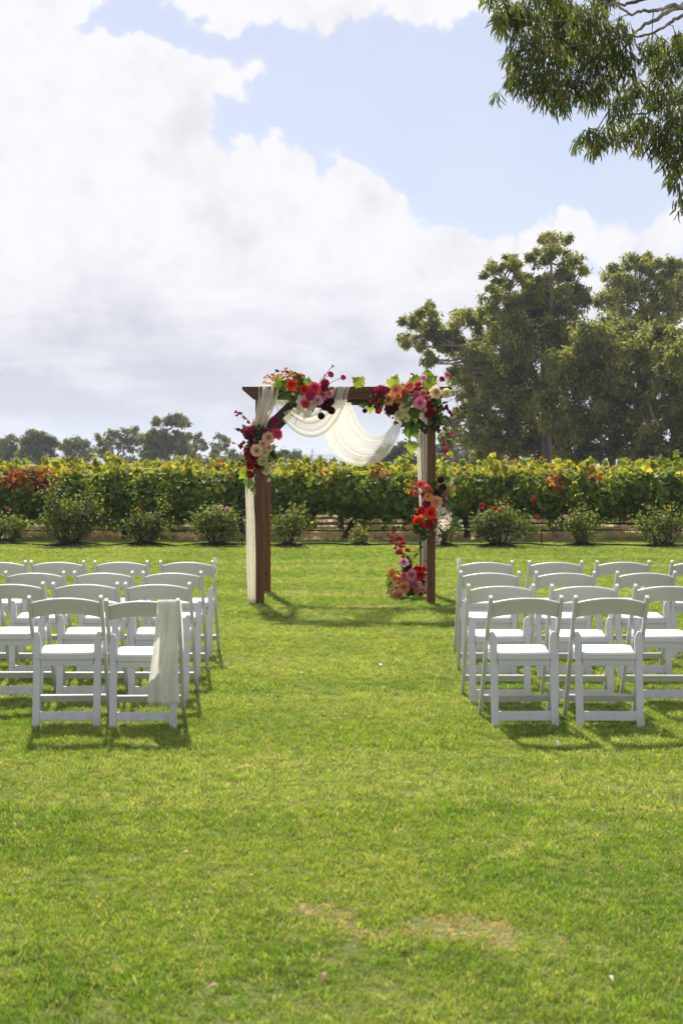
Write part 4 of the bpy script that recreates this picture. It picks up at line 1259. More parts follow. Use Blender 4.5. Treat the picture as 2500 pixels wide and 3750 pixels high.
B.add('dahlia', 'pinkred', 1082, 392, 138); B.add('dahlia', 'mauve', 1070, 452, 100); B.add('mum', 'magenta', 1026, 490, 104)
B.add('ball', 'crimson', 1208, 340, 98); B.add('ball', 'crimson', 1195, 402, 92)
B.add('rose', 'pink', 1163, 490, 126); B.add('rose', 'pink', 1250, 460, 104); B.add('rose', 'lpink', 1120, 540, 124)
for (x, y, d) in [(1218, 605, 122), (1280, 557, 76), (1285, 665, 84), (1163, 730, 76), (1130, 600, 60)]: B.add('ball', 'maroon', x, y, d)
B.stem([(1140, 560, .04), (1150, 640, 0), (1163, 720, 0)])
for (x, y, d) in [(945, 515, 112), (912, 580, 100), (910, 665, 118), (1062, 590, 100), (1022, 655, 124), (980, 735, 112)]: B.add('orchid', 'white', x, y, d)
B.add('dahlia', 'pinkred', 975, 582, 106, dy=-.18)
for (x, y, d) in [(842, 475, 70), (780, 555, 68), (742, 690, 62), (790, 668, 70)]: B.add('bud', 'white', x, y, d)
for (x, y, d) in [(870, 430, 66), (765, 425, 58)]: B.add('bud', 'blush', x, y, d)
B.many('bud', 'cream', [(620, 470, 26), (650, 460, 26), (680, 455, 26), (660, 475, 22), (865, 780, 26), (858, 820, 24), (905, 770, 22)])
B.stem([(760, 440, .03), (690, 452, 0), (610, 472, 0)], .002); B.stem([(900, 680, 0), (870, 760, 0), (850, 840, 0)], .002)
B.add('bud', 'peach', 1297, 138, 64); B.add('bud', 'lpink', 1205, 243, 58); B.add('rose', 'crimson', 1272, 235, 80); B.add('rose', 'crimson', 1423, 270, 66)
B.stem([(1120, 430, .03), (1150, 310, 0), (1200, 250, 0)]); B.stem([(1180, 300, .02), (1240, 200, 0), (1290, 145, 0)]); B.stem([(1180, 400, .03), (1300, 320, 0), (1400, 275, 0)]); B.stem([(1130, 360, .03), (1200, 280, 0), (1262, 245, 0)])

# ---------------------------------------------------------------- arrangement on the top right corner
C = Arr('flower_arrangement', 'corner cluster with peach roses, cream dahlias, pale green leaves and trailing crimson vines', (0.75, AY0 - 0.1, 2.3), 3.564, 1280, 1320, AY0 - 0.13, (800, 520, 380), 3)
C.filler([(420, 520, 130, 70), (600, 560, 140, 100), (800, 480, 150, 120), (1000, 520, 150, 120), (1120, 600, 90, 110), (1120, 800, 45, 110), (760, 760, 90, 70)], 110)
for (c, x, y, d, t) in [('lg', 95, 265, 200, 2.4), ('lg', 585, 260, 210, 1.2), ('lg', 840, 225, 200, 2.0), ('lg', 1015, 160, 170, 1.5), ('lg', 1090, 235, 180, .7), ('lg', 1040, 310, 180, .2), ('lg', 695, 330, 100, 1.7),
                        ('dg', 45, 515, 190, 3.4), ('dg', 175, 545, 120, 3.2), ('lg', 270, 640, 130, -1.6), ('lg', 160, 585, 100, 3.5), ('g', 510, 700, 110, -1.4), ('gg', 730, 520, 180, 2.9),
                        ('g', 840, 720, 230, -1.4), ('g', 715, 830, 150, -2.6), ('g', 770, 960, 180, -1.5), ('g', 858, 970, 140, -1.2), ('lg', 810, 1150, 210, -1.6), ('lg', 950, 640, 100, -.9), ('g', 1165, 495, 100, .4), ('g', 880, 880, 120, -1.3), ('lg', 770, 410, 70, 1.0), ('lg', 985, 385, 80, .9)]:
    C.add('leaf', c, x, y, d, tilt=t)
C.stem([(250, 395, 0), (165, 335, 0), (110, 300, 0)]); C.stem([(95, 460, 0), (170, 400, -.02)])
C.many('oval', 'dg', [(150, 545, 80), (215, 480, 70), (175, 605, 60), (225, 560, 60)])
C.add('mum', 'burg', 408, 425, 200); C.add('mum', 'maroon', 545, 625, 165); C.add('mum', 'maroon', 600, 600, 110)
for (x, y, d) in [(310, 532, 104), (397, 550, 104), (378, 645, 102)]: C.add('rose', 'red', x, y, d)
C.many('ball', 'maroon', [(197, 655, 60), (265, 588, 48), (345, 600, 56)]); C.stem([(300, 560, .03), (250, 600, 0), (200, 650, 0)])
C.add('rose', 'peach', 612, 388, 168); C.add('rose', 'apricot', 630, 468, 90); C.add('rose', 'peach', 515, 508, 158); C.add('rose', 'apricot', 640, 572, 116); C.add('bud', 'blush', 280, 465, 66)
C.add('dahlia', 'cream', 712, 612, 130); C.add('dahlia', 'cream', 640, 702, 128); C.add('dahlia', 'cream', 733, 748, 110)
C.add('dahlia', 'cream', 1115, 418, 166, dy=-.16); C.add('ball', 'cream', 1257, 427, 118)
C.add('dahlia', 'coral', 778, 338, 120); C.add('mum', 'pinkred', 708, 415, 88); C.add('dahlia', 'pinkred', 893, 315, 88); C.add('dahlia', 'lpink', 960, 230, 92); C.add('dahlia', 'crimson', 1203, 245, 78); C.add('dahlia', 'pink', 1272, 188, 82)
C.stem([(1080, 380, .03), (1120, 310, 0), (1165, 255, 0)], .002); C.stem([(1100, 380, .03), (1180, 280, 0), (1265, 200, 0)], .002); C.stem([(940, 420, .03), (955, 330, 0), (960, 240, 0)], .002)
C.add('mum', 'mauve', 868, 445, 100); C.add('dahlia', 'mauve', 955, 430, 92); C.add('rose', 'pink', 995, 497, 110); C.add('rose', 'pink', 915, 560, 154, dy=-.17); C.add('rose', 'lpink', 860, 580, 80)
for (x, y, d) in [(1045, 590, 120), (1020, 702, 110), (1118, 660, 104), (1185, 715, 70)]: C.add('rose', 'deepred', x, y, d)
rr = random.Random(8)
for (x, y) in [(1200, 610), (1235, 620), (1270, 640), (1290, 670), (1310, 690), (1325, 712), (1250, 600), (1110, 770), (1145, 790), (1160, 820), (1135, 840), (1150, 870), (1125, 880), (1155, 905), (1150, 930), (1215, 640), (1190, 590)]:
    C.add('floret', 'purple', x, y, rr.uniform(46, 68))
C.stem([(1180, 640, .02), (1260, 740, 0), (1240, 850, 0), (1290, 980, 0), (1290, 1080, 0), (1240, 1160, 0), (1225, 1290, 0)], .003)
C.many('oval', 'dg', [(1260, 745, 80), (1225, 790, 80), (1240, 895, 80), (1285, 985, 90), (1300, 1070, 80), (1210, 745, 60), (1310, 1000, 60), (1250, 1210, 40)])
C.many('floret', 'magenta', [(1330, 945, 56), (1318, 970, 44)])
for (x, y) in [(1215, 1022), (1222, 1062), (1212, 1095), (1232, 1096), (1258, 1118), (1290, 1130), (1272, 1145), (1230, 1165), (1192, 1182), (1215, 1168), (1268, 1182), (1250, 1178), (1232, 1292)]:
    C.add('floret', 'crimson', x, y, rr.uniform(34, 48))
C.many('floret', 'crimson', [(1168, 1230, 22), (1195, 1238, 20), (1166, 1275, 22), (1192, 1306, 22)])
C.many('floret', 'orange', [(565, 745, 42), (795, 965, 46), (600, 770, 30)]); C.many('floret', 'brown', [(590, 800, 46), (625, 812, 44), (600, 825, 40), (730, 1028, 36), (725, 1070, 34), (780, 1040, 30)])
C.stem([(770, 800, .02), (790, 880, 0), (770, 970, 0), (810, 1100, 0)], .003)

# ---------------------------------------------------------------- arrangement half way down the right post
D = Arr('flower_arrangement', 'right post cluster with coral dahlias, red orange roses and trailing white orchids', (AX1, AY0 - 0.1, 1.2), 4.356, 1380, 1700, AY0 - 0.10, (890, 680, 340), 4)
D.filler([(860, 480, 130, 120), (900, 660, 170, 120), (850, 860, 150, 120), (1040, 560, 110, 120), (640, 1000, 70, 60), (760, 1100, 40, 60)], 100)
for (c, x, y, d, t) in [('wg', 1160, 315, 150, .8), ('yl', 1190, 405, 160, .4), ('lg', 1215, 480, 110, -.2), ('g', 1150, 645, 210, .1), ('lg', 1180, 660, 120, .2), ('dg', 905, 300, 120, 1.9), ('dg', 722, 480, 110, 2.6), ('lg', 1130, 420, 90, .9), ('g', 1170, 590, 110, .5)]:
    D.add('leaf' if c != 'wg' else 'oval', c, x, y, d, tilt=t)
D.add('dahlia', 'coral', 692, 325, 142); D.add('ball', 'coral', 800, 402, 146); D.add('dahlia', 'coral', 836, 440, 126); D.add('dahlia', 'tan', 820, 525, 150); D.add('dahlia', 'peach', 940, 602, 190); D.add('mum', 'coral', 617, 468, 112); D.add('mum', 'burg', 790, 632, 140)
for (x, y, d) in [(1012, 250, 106), (1048, 370, 110), (965, 455, 116)]: D.add('ball', 'maroon', x, y, d)
D.stem([(930, 460, .03), (965, 340, 0), (1005, 260, 0)]); D.stem([(940, 480, .03), (1000, 420, 0), (1044, 376, 0)])
D.add('rose', 'red', 705, 742, 130); D.add('rose', 'red', 772, 782, 96); D.add('rose', 'redor', 852, 772, 205); D.add('rose', 'redor', 672, 912, 195); D.add('rose', 'redor', 915, 888, 118); D.add('mum', 'crimson', 825, 972, 128); D.add('floret', 'crimson', 750, 1000, 74)
for (x, y, d) in [(1000, 738, 165), (1010, 852, 160), (1125, 782, 140), (1130, 900, 130), (1030, 972, 140), (1100, 1012, 128), (955, 1050, 80), (968, 1185, 110), (965, 1265, 74), (985, 1100, 70)]: D.add('orchid', 'white', x, y, d)
D.stem([(1000, 900, .03), (985, 1050, 0), (970, 1190, 0), (945, 1330, 0), (905, 1400, 0)], .002)
D.many('bud', 'cream', [(945, 1320, 36), (930, 1350, 30), (905, 1395, 28), (970, 1385, 26)])
D.add('rose', 'mauve', 1085, 487, 90); D.add('mum', 'mauve', 1050, 560, 70); D.add('mum', 'mauve', 1150, 742, 66); D.add('floret', 'lpink', 1100, 550, 60); D.add('floret', 'mauve', 1080, 640, 60); D.add('floret', 'lpink', 1142, 975, 44)
D.many('floret', 'orange', [(520, 335, 56), (545, 350, 44), (490, 418, 52), (510, 462, 56), (595, 362, 54), (468, 450, 44), (525, 410, 40)]); D.stem([(700, 450, .03), (600, 400, 0), (480, 430, 0)]); D.stem([(700, 440, .03), (600, 360, 0), (515, 335, 0)], .002)
D.many('oval', 'dg', [(765, 1078, 96), (738, 1188, 96), (688, 1262, 74), (688, 1340, 80), (720, 1050, 60), (705, 1200, 60)]); D.add('floret', 'crimson', 715, 1310, 56)
D.stem([(770, 1000, .02), (750, 1150, 0), (695, 1300, 0), (700, 1400, 0)], .003)
D.many('oval', 'g', [(620, 720, 70), (640, 760, 60), (600, 1000, 70), (640, 1040, 70), (560, 960, 60), (600, 1060, 60), (1220, 1000, 60), (1190, 1060, 60)]); D.many('floret', 'coral', [(560, 830, 40), (600, 820, 36)])

# ---------------------------------------------------------------- arrangement on the grass
EY = 16.75
E = Arr('flower_arrangement', 'low arrangement on the grass with pink and apricot roses and an upright crimson spray', (0.82, EY, 0.0), 4.356, 1380, 1700, EY - 0.1, (500, 1880, 330), 5)
E.filler([(300, 1900, 150, 130), (480, 1850, 170, 150), (640, 1900, 130, 140), (500, 2030, 260, 70), (690, 1750, 90, 90), (470, 1600, 60, 120)], 120, dy=.1)
E.stem([(520, 1800, .1), (460, 1560, 0), (380, 1320, 0), (270, 1180, 0), (180, 1120, 0)], .005); E.stem([(440, 1760, .05), (436, 1640, 0), (430, 1580, 0)], .004); E.stem([(700, 1700, .05), (780, 1620, 0), (788, 1550, 0)], .003); E.stem([(560, 1700, .05), (520, 1500, 0), (600, 1400, 0), (640, 1380, 0)], .003)
rr = random.Random(9)
for (x, y, d) in [(180, 1110, 46), (170, 1135, 40), (262, 1098, 62), (305, 1132, 56), (212, 1228, 74), (235, 1245, 60), (200, 1215, 44), (352, 1195, 96), (385, 1215, 80), (402, 1275, 86), (430, 1260, 60), (310, 1288, 76), (290, 1352, 66), (350, 1398, 106), (330, 1430, 76), (380, 1430, 76), (412, 1482, 66), (485, 1378, 88), (500, 1400, 66), (380, 1330, 80), (430, 1320, 50), (270, 1225, 46), (600, 1400, 36), (625, 1358, 34), (660, 1385, 34), (540, 1400, 34), (590, 1480, 44), (530, 1545, 40), (510, 1600, 60)]:
    E.add('floret', 'crimson', x, y, d, dy=rr.uniform(-.05, .05))
E.many('oval', 'dg', [(350, 1300, 70), (430, 1440, 70), (480, 1480, 80), (510, 1560, 100), (520, 1660, 110), (490, 1700, 100), (540, 1620, 80), (640, 1430, 60), (610, 1450, 50), (440, 1500, 60)])
E.many('oval', 'lg', [(610, 1590, 100), (640, 1600, 80), (560, 1560, 70), (300, 1730, 80)])
E.add('rose', 'lpink', 428, 1570, 156, dy=-.05); E.add('rose', 'pink', 545, 1772, 172)
for (x, y, d) in [(620, 1675, 100), (672, 1672, 92), (745, 1672, 92), (695, 1775, 146), (660, 1800, 100), (787, 1540, 56)]: E.add('rose', 'red', x, y, d)
E.add('rose', 'apricot', 295, 1832, 154); E.add('rose', 'apricot', 362, 1832, 104); E.add('rose', 'peach', 430, 1962, 198); E.add('rose', 'apricot', 345, 2078, 140); E.add('rose', 'apricot', 296, 2085, 96)
E.add('mum', 'mauve', 580, 1915, 136); E.add('mum', 'mauve', 435, 1780, 120); E.add('dahlia', 'tan', 420, 1845, 80); E.add('mum', 'tan', 232, 1715, 116)
E.add('ball', 'tan', 617, 2030, 118); E.add('rose', 'lpink', 670, 1905, 84); E.add('rose', 'pink', 715, 1995, 94); E.add('rose', 'lpink', 745, 2050, 80); E.add('rose', 'coral', 790, 2040, 62); E.add('rose', 'lpink', 690, 1960, 64)
for (x, y, d) in [(185, 2020, 90), (235, 2065, 80), (275, 1910, 70), (240, 1960, 80), (165, 2050, 60)]: E.add('rose', 'cream', x, y, d)
E.add('rose', 'blush', 312, 1972, 92)
for (c, x, y, d, t) in [('lg', 195, 1795, 160, 2.4), ('lg', 190, 1880, 180, 3.2), ('g', 215, 1930, 130, 3.8), ('dg', 560, 2060, 120, -1.2), ('dg', 690, 2070, 110, -.8)]:
    E.add('leaf', c, x, y, d, tilt=t)

# ---------------------------------------------------------------- folding chairs
def chair_meshes():
    out = {}
    prof = [(0.425, -0.005), (0.385, 0.06), (0.30, 0.215), (0.215, 0.37), (0.165, 0.465), (0.115, 0.56), (0.055, 0.66), (0.012, 0.73), (-0.022, 0.787)]
    def post(sx):
        mb = MB(); o = 0
        w, dp = 0.0235, 0.036
        n = len(prof)
        for i, (y, z) in enumerate(prof):
            a = prof[max(0, i - 1)]; b = prof[min(n - 1, i + 1)]
            t = Vector((0, b[0] - a[0], b[1] - a[1])).normalized(); nr = Vector((0, t.z, -t.y))
            x = sx * (0.214 - 0.004 * i / n)
            d2 = dp * (1.0 if i < n - 2 else 0.9)
            for (u, v) in ((-1, -1), (1, -1), (1, 1), (-1, 1)):
                mb.v.append(Vector((x + u * w / 2, y, z)) + nr * v * d2 / 2)
        for i in range(n - 1):
            for k in range(4):
                a = i * 4 + k; b = i * 4 + (k + 1) % 4
                mb.f.append((a, b, b + 4, a + 4))
        mb.f.append((3, 2, 1, 0)); e = (n - 1) * 4; mb.f.append((e, e + 1, e + 2, e + 3))
        return mb.mesh('back_post', 0.006, 3, True)
    out['back_post'] = [post(-1), post(1)]
    sl = 0.19
    def leg(sx):
        xi, xo = 0.157, 0.201
        outl = [(xo, -0.005), (xo, 0.552), (xo - .006, 0.562), (xo - .014, 0.566), (xo - .024, 0.562), (xo - .034, 0.548), (xi + .002, 0.525), (xi, 0.50), (xi, -0.005)]
        mb = MB(); mb.prism([(sx * u, v) for (u, v) in outl], lambda u, v, s: (u, v * sl + (0.012 if s else -0.012), v))
        return mb.mesh('rear_leg', 0.004, 2)
    out['rear_leg'] = [leg(-1), leg(1)]
    mb = MB(); mb.prism([(-.1575, .042), (.1575, .042), (.1575, .097), (-.1575, .097)], lambda u, v, s: (u, v * sl + (0.009 if s else -0.009), v)); out['bottom_rail'] = [mb.mesh('bottom_rail', .004, 2)]
    mb = MB(); mb.box((0, 0.352, 0.122), (0.408, 0.018, 0.048), Matrix.Rotation(R(-28), 3, 'X').inverted()); out['front_stretcher'] = [mb.mesh('front_stretcher', .004, 2)]
    # seat frame and pad
    def seat_out(o):
        return [(-.158 - o, .045 - o), (.158 + o, .045 - o), (.172 + o, .2), (.192 + o, .36), (.186 + o, .40 + o), (.165, .418 + o), (-.165, .418 + o), (-.186 - o, .40 + o), (-.192 - o, .36), (-.172 - o, .2)]
    mb = MB(); mb.prism(seat_out(0), lambda u, v, s: (u, v, 0.425 if s else 0.402)); out['seat_pan'] = [mb.mesh('seat_pan', .004, 2)]
    bm_out = seat_out(-0.004); mb = MB()
    n = len(bm_out); cen = (0, .235)
    rings = [(1.0, .4255), (1.0, .438), (.965, .446), (.8, .4505), (.4, .452)]
    for (k, z) in rings:
        for (u, v) in bm_out: mb.v.append(Vector((cen[0] + (u - cen[0]) * k, cen[1] + (v - cen[1]) * k, z)))
    for i in range(len(rings) - 1):
        for j in range(n):
            a = i * n + j; b = i * n + (j + 1) % n
            mb.f.append((a, b, b + n, a + n))
    mb.f.append(tuple((len(rings) - 1) * n + j for j in range(n))); mb.f.append(tuple(range(n))[::-1])
    out['seat'] = [mb.mesh('seat', 0, 2, True)]
    mb = MB(); mb.box((0, .062, .3905), (.310, .018, .056)); out['seat_apron'] = [mb.mesh('seat_apron', .004, 2)]
    def side(sx):
        mb = MB(); mb.box((sx * .168, .225, .388), (.016, .30, .030), Matrix.Rotation(-sx * .095, 3, 'Z')); return mb.mesh('side_apron', .003, 2)
    out['side_apron'] = [side(-1), side(1)]
    mb = MB()
    def back(s, t, f):
        x = 0.2 * s
        arch_ = (1 - abs(s) ** 2.2)
        zt = 0.748 + 0.030 * arch_; zb = 0.655 + 0.026 * arch_
        z = zb + (zt - zb) * t
        y = 0.062 - (z - 0.65) * 0.62 - 0.022 * (1 - s * s)
        return Vector((x, y + f * 0.008, z + f * 0.004))
    nu, nv = 18, 4
    vid = {}
    for f in (-1, 1):
        for i in range(nu + 1):
            for j in range(nv + 1):
                vid[(f, i, j)] = len(mb.v); mb.v.append(back(-1 + 2 * i / nu, j / nv, f))
    for f in (-1, 1):
        for i in range(nu):
            for j in range(nv):
                mb.f.append((vid[(f, i, j)], vid[(f, i + 1, j)], vid[(f, i + 1, j + 1)], vid[(f, i, j + 1)]))
    for i in range(nu):
        for j in (0, nv): mb.f.append((vid[(-1, i, j)], vid[(-1, i + 1, j)], vid[(1, i + 1, j)], vid[(1, i, j)]))
    for j in range(nv):
        for i in (0, nu): mb.f.append((vid[(-1, i, j)], vid[(-1, i, j + 1)], vid[(1, i, j + 1)], vid[(1, i, j)]))
    out['backrest'] = [mb.mesh('backrest', .005, 2, True)]
    def pin(sx, y, z, x0, x1):
        mb = MB(); mb.tube([(sx * x0, y, z), (sx * x1, y, z)], .006, 8); return mb.mesh('pivot_pin', 0, 2)
    out['pivot_pin'] = [pin(-1, .098, .515, .19, .212), pin(1, .098, .515, .19, .212), pin(-1, .062, .405, .150, .165), pin(1, .062, .405, .150, .165)]
    return out
CM = chair_meshes()
def chair(x, y, yaw, label, group, sz=1.0):
    root = empty('folding_chair', (x, y, 0), yaw)
    root.scale = (1, 1, sz)
    tag(root, label, 'chair', group)
    made = {}
    for k in ('back_post', 'rear_leg', 'bottom_rail', 'front_stretcher', 'seat_pan', 'backrest', 'seat', 'seat_apron', 'side_apron', 'pivot_pin'):
        for i, me in enumerate(CM[k]):
            par = made['seat_pan'][0] if k in ('seat_apron', 'side_apron') else (made['rear_leg'][i % 2] if k == 'pivot_pin' else root)
            made.setdefault(k, []).append(link(k, me, M['vinyl'] if k == 'seat' else (M['metal'] if k == 'pivot_pin' else M['resin']), par))
    return root
# (left cap, right cap) pixels of each backrest, row by row from the camera
rows_c = [
    ('left', 8.40, 'nearest row', [(106, 365, 3.5, 'second from the aisle'), (389, 648.5, 3.0, 'at the aisle, shawl over its back')]),
    ('left', 9.35, 'second row', [(-81, 151, 1, 'third from aisle, cut by edge'), (194, 425.6, 0, 'second from the aisle'), (459, 691, -.7, 'at the aisle')]),
    ('left', 10.34, 'third row', [(-232, -22, 0, 'fourth from aisle, mostly out of view'), (21, 230, .5, 'third from the aisle'), (272.6, 483, -.5, 'second from the aisle'), (525, 734, 0, 'at the aisle')]),
    ('left', 11.48, 'row by the arch', [(-98, 91, 0, 'fourth from aisle, cut by edge'), (115, 303, 1, 'third from the aisle'), (348, 536, 0, 'second from the aisle'), (589, 777, -1.5, 'at the aisle')]),
    ('right', 8.40, 'nearest row', [(1798, 2058, 2.3, 'at the aisle'), (2112, 2371, -.5, 'second from the aisle')]),
    ('right', 9.22, 'second row', [(1718, 1953, 0, 'at the aisle'), (2022, 2259, -.5, 'second from the aisle'), (2329, 2566, 0, 'third from aisle, cut by edge')]),
    ('right', 10.34, 'third row', [(1690, 1900.5, -3, 'at the aisle'), (1966, 2176, 0, 'second from the aisle'), (2261, 2474, 1, 'third from the aisle')]),
    ('right', 11.48, 'row by the arch', [(1685, 1874, 0, 'at the aisle'), (1939.5, 2130, 0, 'second from the aisle'), (2188.5, 2379, 0, 'third from the aisle'), (2463, 2652, 0, 'fourth from aisle, cut by edge')]),
]
chairs = {}
for (side_, d, rn, lst) in rows_c:
    for i, (xl, xr, yaw, which) in enumerate(lst):
        x = ((xl + xr) / 2 - 1250) * d / FPX
        o = chair(x, d + 0.025 + random.uniform(-.015, .015), R(yaw + random.uniform(-.8, .8)), 'white folding chair, %s block, %s, %s' % (side_, rn, which), 'white folding chairs in rows', 0.978 if 'shawl' in which else 1.0)
        chairs[(side_, rn, i)] = o

# shawl over the backrest of the nearest aisle chair on the left
ch = chairs[('left', 'nearest row', 1)]
sh = empty('shawl', (ch.location.x + 0.15, ch.location.y - 0.05, 0.35)); tag(sh, 'cream frayed linen shawl hanging over the back of a folding chair', 'shawl')
mb = MB()
base = Vector(sh.location)
def shawl_fn(u, v):
    # u runs from the front hem over the top edge down to the back hem; v across
    top = 0.757
    hem_b, hem_f = 0.165, 0.44
    lb, lf = top - hem_b, top - hem_f
    s = u * (lb + lf + 0.03) - lf - 0.015
    w = 0.125 if abs(s) < 0.02 else 0.125 + 0.055 * min(1, abs(s) / 0.5)
    xx = 0.155 + (v - 0.5) * w - (0.022 * min(1, max(0, s) / 0.5)) + 0.008 * math.sin(7 * s + 2 * v)
    fold = 0.022 * math.sin(2 * math.pi * 1.7 * v + 0.9 + 1.6 * s) * min(1, 0.25 + abs(s) / 0.2) + 0.008 * math.sin(2 * math.pi * 4.1 * v + 6 * s) + 0.006 * math.sin(9 * s + 5 * v)
    if s > 0.015:
        z = top - (s - 0.015); y = -0.048 - 0.02 * min(1, s / .1) - fold
    elif s < -0.015:
        z = top + (s + 0.015); y = 0.022 + 0.02 * min(1, -s / .1) + fold + (0.13 * min(1, -s / .3))
    else:
        a = s / 0.015 * math.pi / 2
        z = top + 0.012 * math.cos(a); y = -0.013 - 0.035 * math.sin(a)
    if u > 0.985 or u < 0.015: z += 0.008 * math.sin(v * 90)
    q = ch.matrix_basis @ Vector((xx, y, z / 0.978))
    return q - base
mb.grid(shawl_fn, 70, 40)
mb.build('cloth', M['linen'], sh, smooth=True)
fr = MB(); rr = random.Random(3)
for i in range(70):
    v = (i + rr.random()) / 70
    p = shawl_fn(1.0, v); fr.tube([p + Vector((0, 0, .004)), p + Vector((rr.uniform(-.006, .006), -.003, -rr.uniform(.010, .022)))], .0011, 3)
for i in range(60):
    u = 0.42 + 0.58 * (i + rr.random()) / 60
    p = shawl_fn(u, 1.0); fr.tube([p, p + Vector((rr.uniform(.006, .016), 0, -rr.uniform(.0, .01)))], .001, 3)
fr.build('fringe', M['linen'], sh)

# small white bows on the aisle chairs nearest the arch
def bow(ch, sx, label):
    p = ch.matrix_basis @ Vector((sx * 0.222, -0.03, 0.765))
    root = empty('ribbon_bow', p); tag(root, label, 'bow', 'white ribbon bows on the front aisle chairs')
    for s in (-1, 1):
        mb = MB()
        def fn(u, v):
            a = 2 * math.pi * u
            return (0.004 + (v - .5) * 0.03, s * 0.012 + 0.016 * math.cos(a) * s, 0.004 + s * 0.022 + 0.022 * math.sin(a))
        mb.grid(fn, 16, 3); mb.build('loop', M['linen'], root, smooth=True)
    mb = MB(); mb.grid(lambda u, v: (sx * 0.012 + 0.01 * math.sin(5 * u) + (v - .5) * .004, -0.02 + (v - .5) * 0.035, -0.02 - 0.13 * u), 8, 3); mb.build('tail', M['linen'], root, smooth=True)
bow(chairs[('right', 'row by the arch', 0)], -1, 'white ribbon bow on the aisle chair closest to the arch, right block')
bow(chairs[('left', 'row by the arch', 3)], 1, 'white ribbon bow on the aisle chair closest to the arch, left block')

# ---------------------------------------------------------------- rose bushes along the lawn edge
def rose_bush(px, base_py, w_px, top_py, label, seed, n=1100, blooms=(), shoots=(), tone=0.0):
    Y = CAM_Z * FPX / (base_py - 1700)
    r = np.random.default_rng(seed)
    b = P(px, base_py, Y); b.z = 0
    root = empty('rose_bush', b); tag(root, label, 'rose bush', 'rose bushes along the edge of the lawn')
    k = Y / FPX; H = (base_py - top_py) * k; Wd = w_px * k / 2
    mb = MB(); tips = []
    ns = 9 + int(n / 120)
    for i in range(ns):
        a = r.uniform(0, 6.28); e = math.sqrt(r.uniform(0.05, 1.0)) * Wd * 0.85
        ht = H * r.uniform(0.6, 0.97) * (1 - 0.22 * (e / Wd) ** 2)
        s = Vector((0.10 * math.cos(a) * min(1, Wd), 0.10 * math.sin(a) * min(1, Wd), -.01))
        t = Vector((e * math.cos(a), e * math.sin(a) * 0.8, ht))
        m1 = s.lerp(t, 0.35) + Vector((0.12 * math.cos(a) * Wd, 0.12 * math.sin(a) * Wd, -0.03)) + Vector(r.normal(0, .02, 3))
        m2 = s.lerp(t, 0.7) + Vector((0.10 * math.cos(a) * Wd, 0, 0.0)) + Vector(r.normal(0, .03, 3))
        mb.tube([s, m1, m2, t], [0.014, 0.009, 0.006, 0.003], 5)
        tips.append((m1, m2, t))
        for q in range(2):
            t2 = m2 + Vector(r.normal(0, .16, 3)) * H + Vector((0, 0, .12 * H))
            mb.tube([m2 if q else m1.lerp(m2, .5), t2], [0.005, 0.002], 4); tips.append((m2, m2.lerp(t2, .5), t2))
    for (sx_, sy_) in shoots:
        t = P(sx_, sy_, Y) - b; s = Vector((0.05 * (1 if t.x > 0 else -1), 0, 0.1)); m1 = s.lerp(t, .4) + Vector((0.15 * t.x, 0, 0)); m2 = s.lerp(t, .75) + Vector((0.08 * t.x, .03, 0))
        mb.tube([s, m1, m2, t], [.012, .008, .006, .003], 5)
        tips += [(m1, m2, t)] * max(2, int(ns * 0.16))
    for i in range(26):
        a = r.uniform(0, 6.28); q = r.uniform(.0, .13)
        mb.tube([(q * math.cos(a), q * math.sin(a), -.01), (q * 1.4 * math.cos(a), q * 1.4 * math.sin(a), r.uniform(.03, .12))], [.018, .006], 5)
    mb.build('stems', M['rose_stem'], root)
    C = []
    n = int(n * 1.4)
    for i in range(n):
        m1, m2, t = tips[r.integers(0, len(tips))]
        u = r.uniform(0.15, 1.05)
        p = (m1.lerp(m2, u * 2) if u < .5 else m2.lerp(t, (u - .5) * 2)) + Vector(r.normal(0, 1, 3)) * (0.075 + 0.03 * (1 - u)) * (0.6 + .5 * H)
        if p.z < 0.14 * H + r.uniform(0, .12): p.z += r.uniform(0.1, 0.4) * H
        C.append(p)
    C = np.array(C); n = len(C)
    out = norm(C - np.array([0, 0, H * .4])); N = out + r.normal(0, .6, (n, 3)) + np.array([0, 0, .5]); A_ = r.normal(0, 1, (n, 3)) + out * .7
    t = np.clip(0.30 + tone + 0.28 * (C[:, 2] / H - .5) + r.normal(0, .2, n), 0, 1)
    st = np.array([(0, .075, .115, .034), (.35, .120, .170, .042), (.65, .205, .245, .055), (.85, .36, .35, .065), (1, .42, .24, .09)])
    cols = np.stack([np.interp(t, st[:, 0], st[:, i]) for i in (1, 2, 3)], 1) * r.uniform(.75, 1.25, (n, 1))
    L = r.uniform(.045, .085, n)
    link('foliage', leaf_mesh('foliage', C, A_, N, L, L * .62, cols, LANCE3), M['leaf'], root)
    for (bx, by, dpx, col) in blooms:
        q = P(bx, by, Y - Wd * 0.6)
        o = link('rose_bloom', FM['rose'][seed % 3], M['petal'], root)
        o.location = q - b; s = dpx * k * 1.2; o.scale = (s, s, s)
        o.rotation_euler = Vector((r.normal(0, .5), -1, r.uniform(.2, 1.0))).to_track_quat('Z', 'Y').to_euler()
        c = FC[col]; o.color = (*c, 1)
    # mulch heaped at its foot
    mm = MB(); mr = min(0.55, 0.25 + Wd * .35)
    def fn(u, v):
        a = 2 * math.pi * u
        q = mr * v * (1 + .2 * math.sin(3 * a + seed) + .1 * math.sin(7 * a))
        return (b.x + q * math.cos(a), b.y + q * math.sin(a) * .7, 0.075 * (1 - v) ** 0.7 * (1 + .3 * math.sin(9 * a + 5 * v)) + .004)
    mm.grid(fn, 28, 5)
    tag(mm.build('mulch', M['mulch'], smooth=False), kind='stuff')
    return root
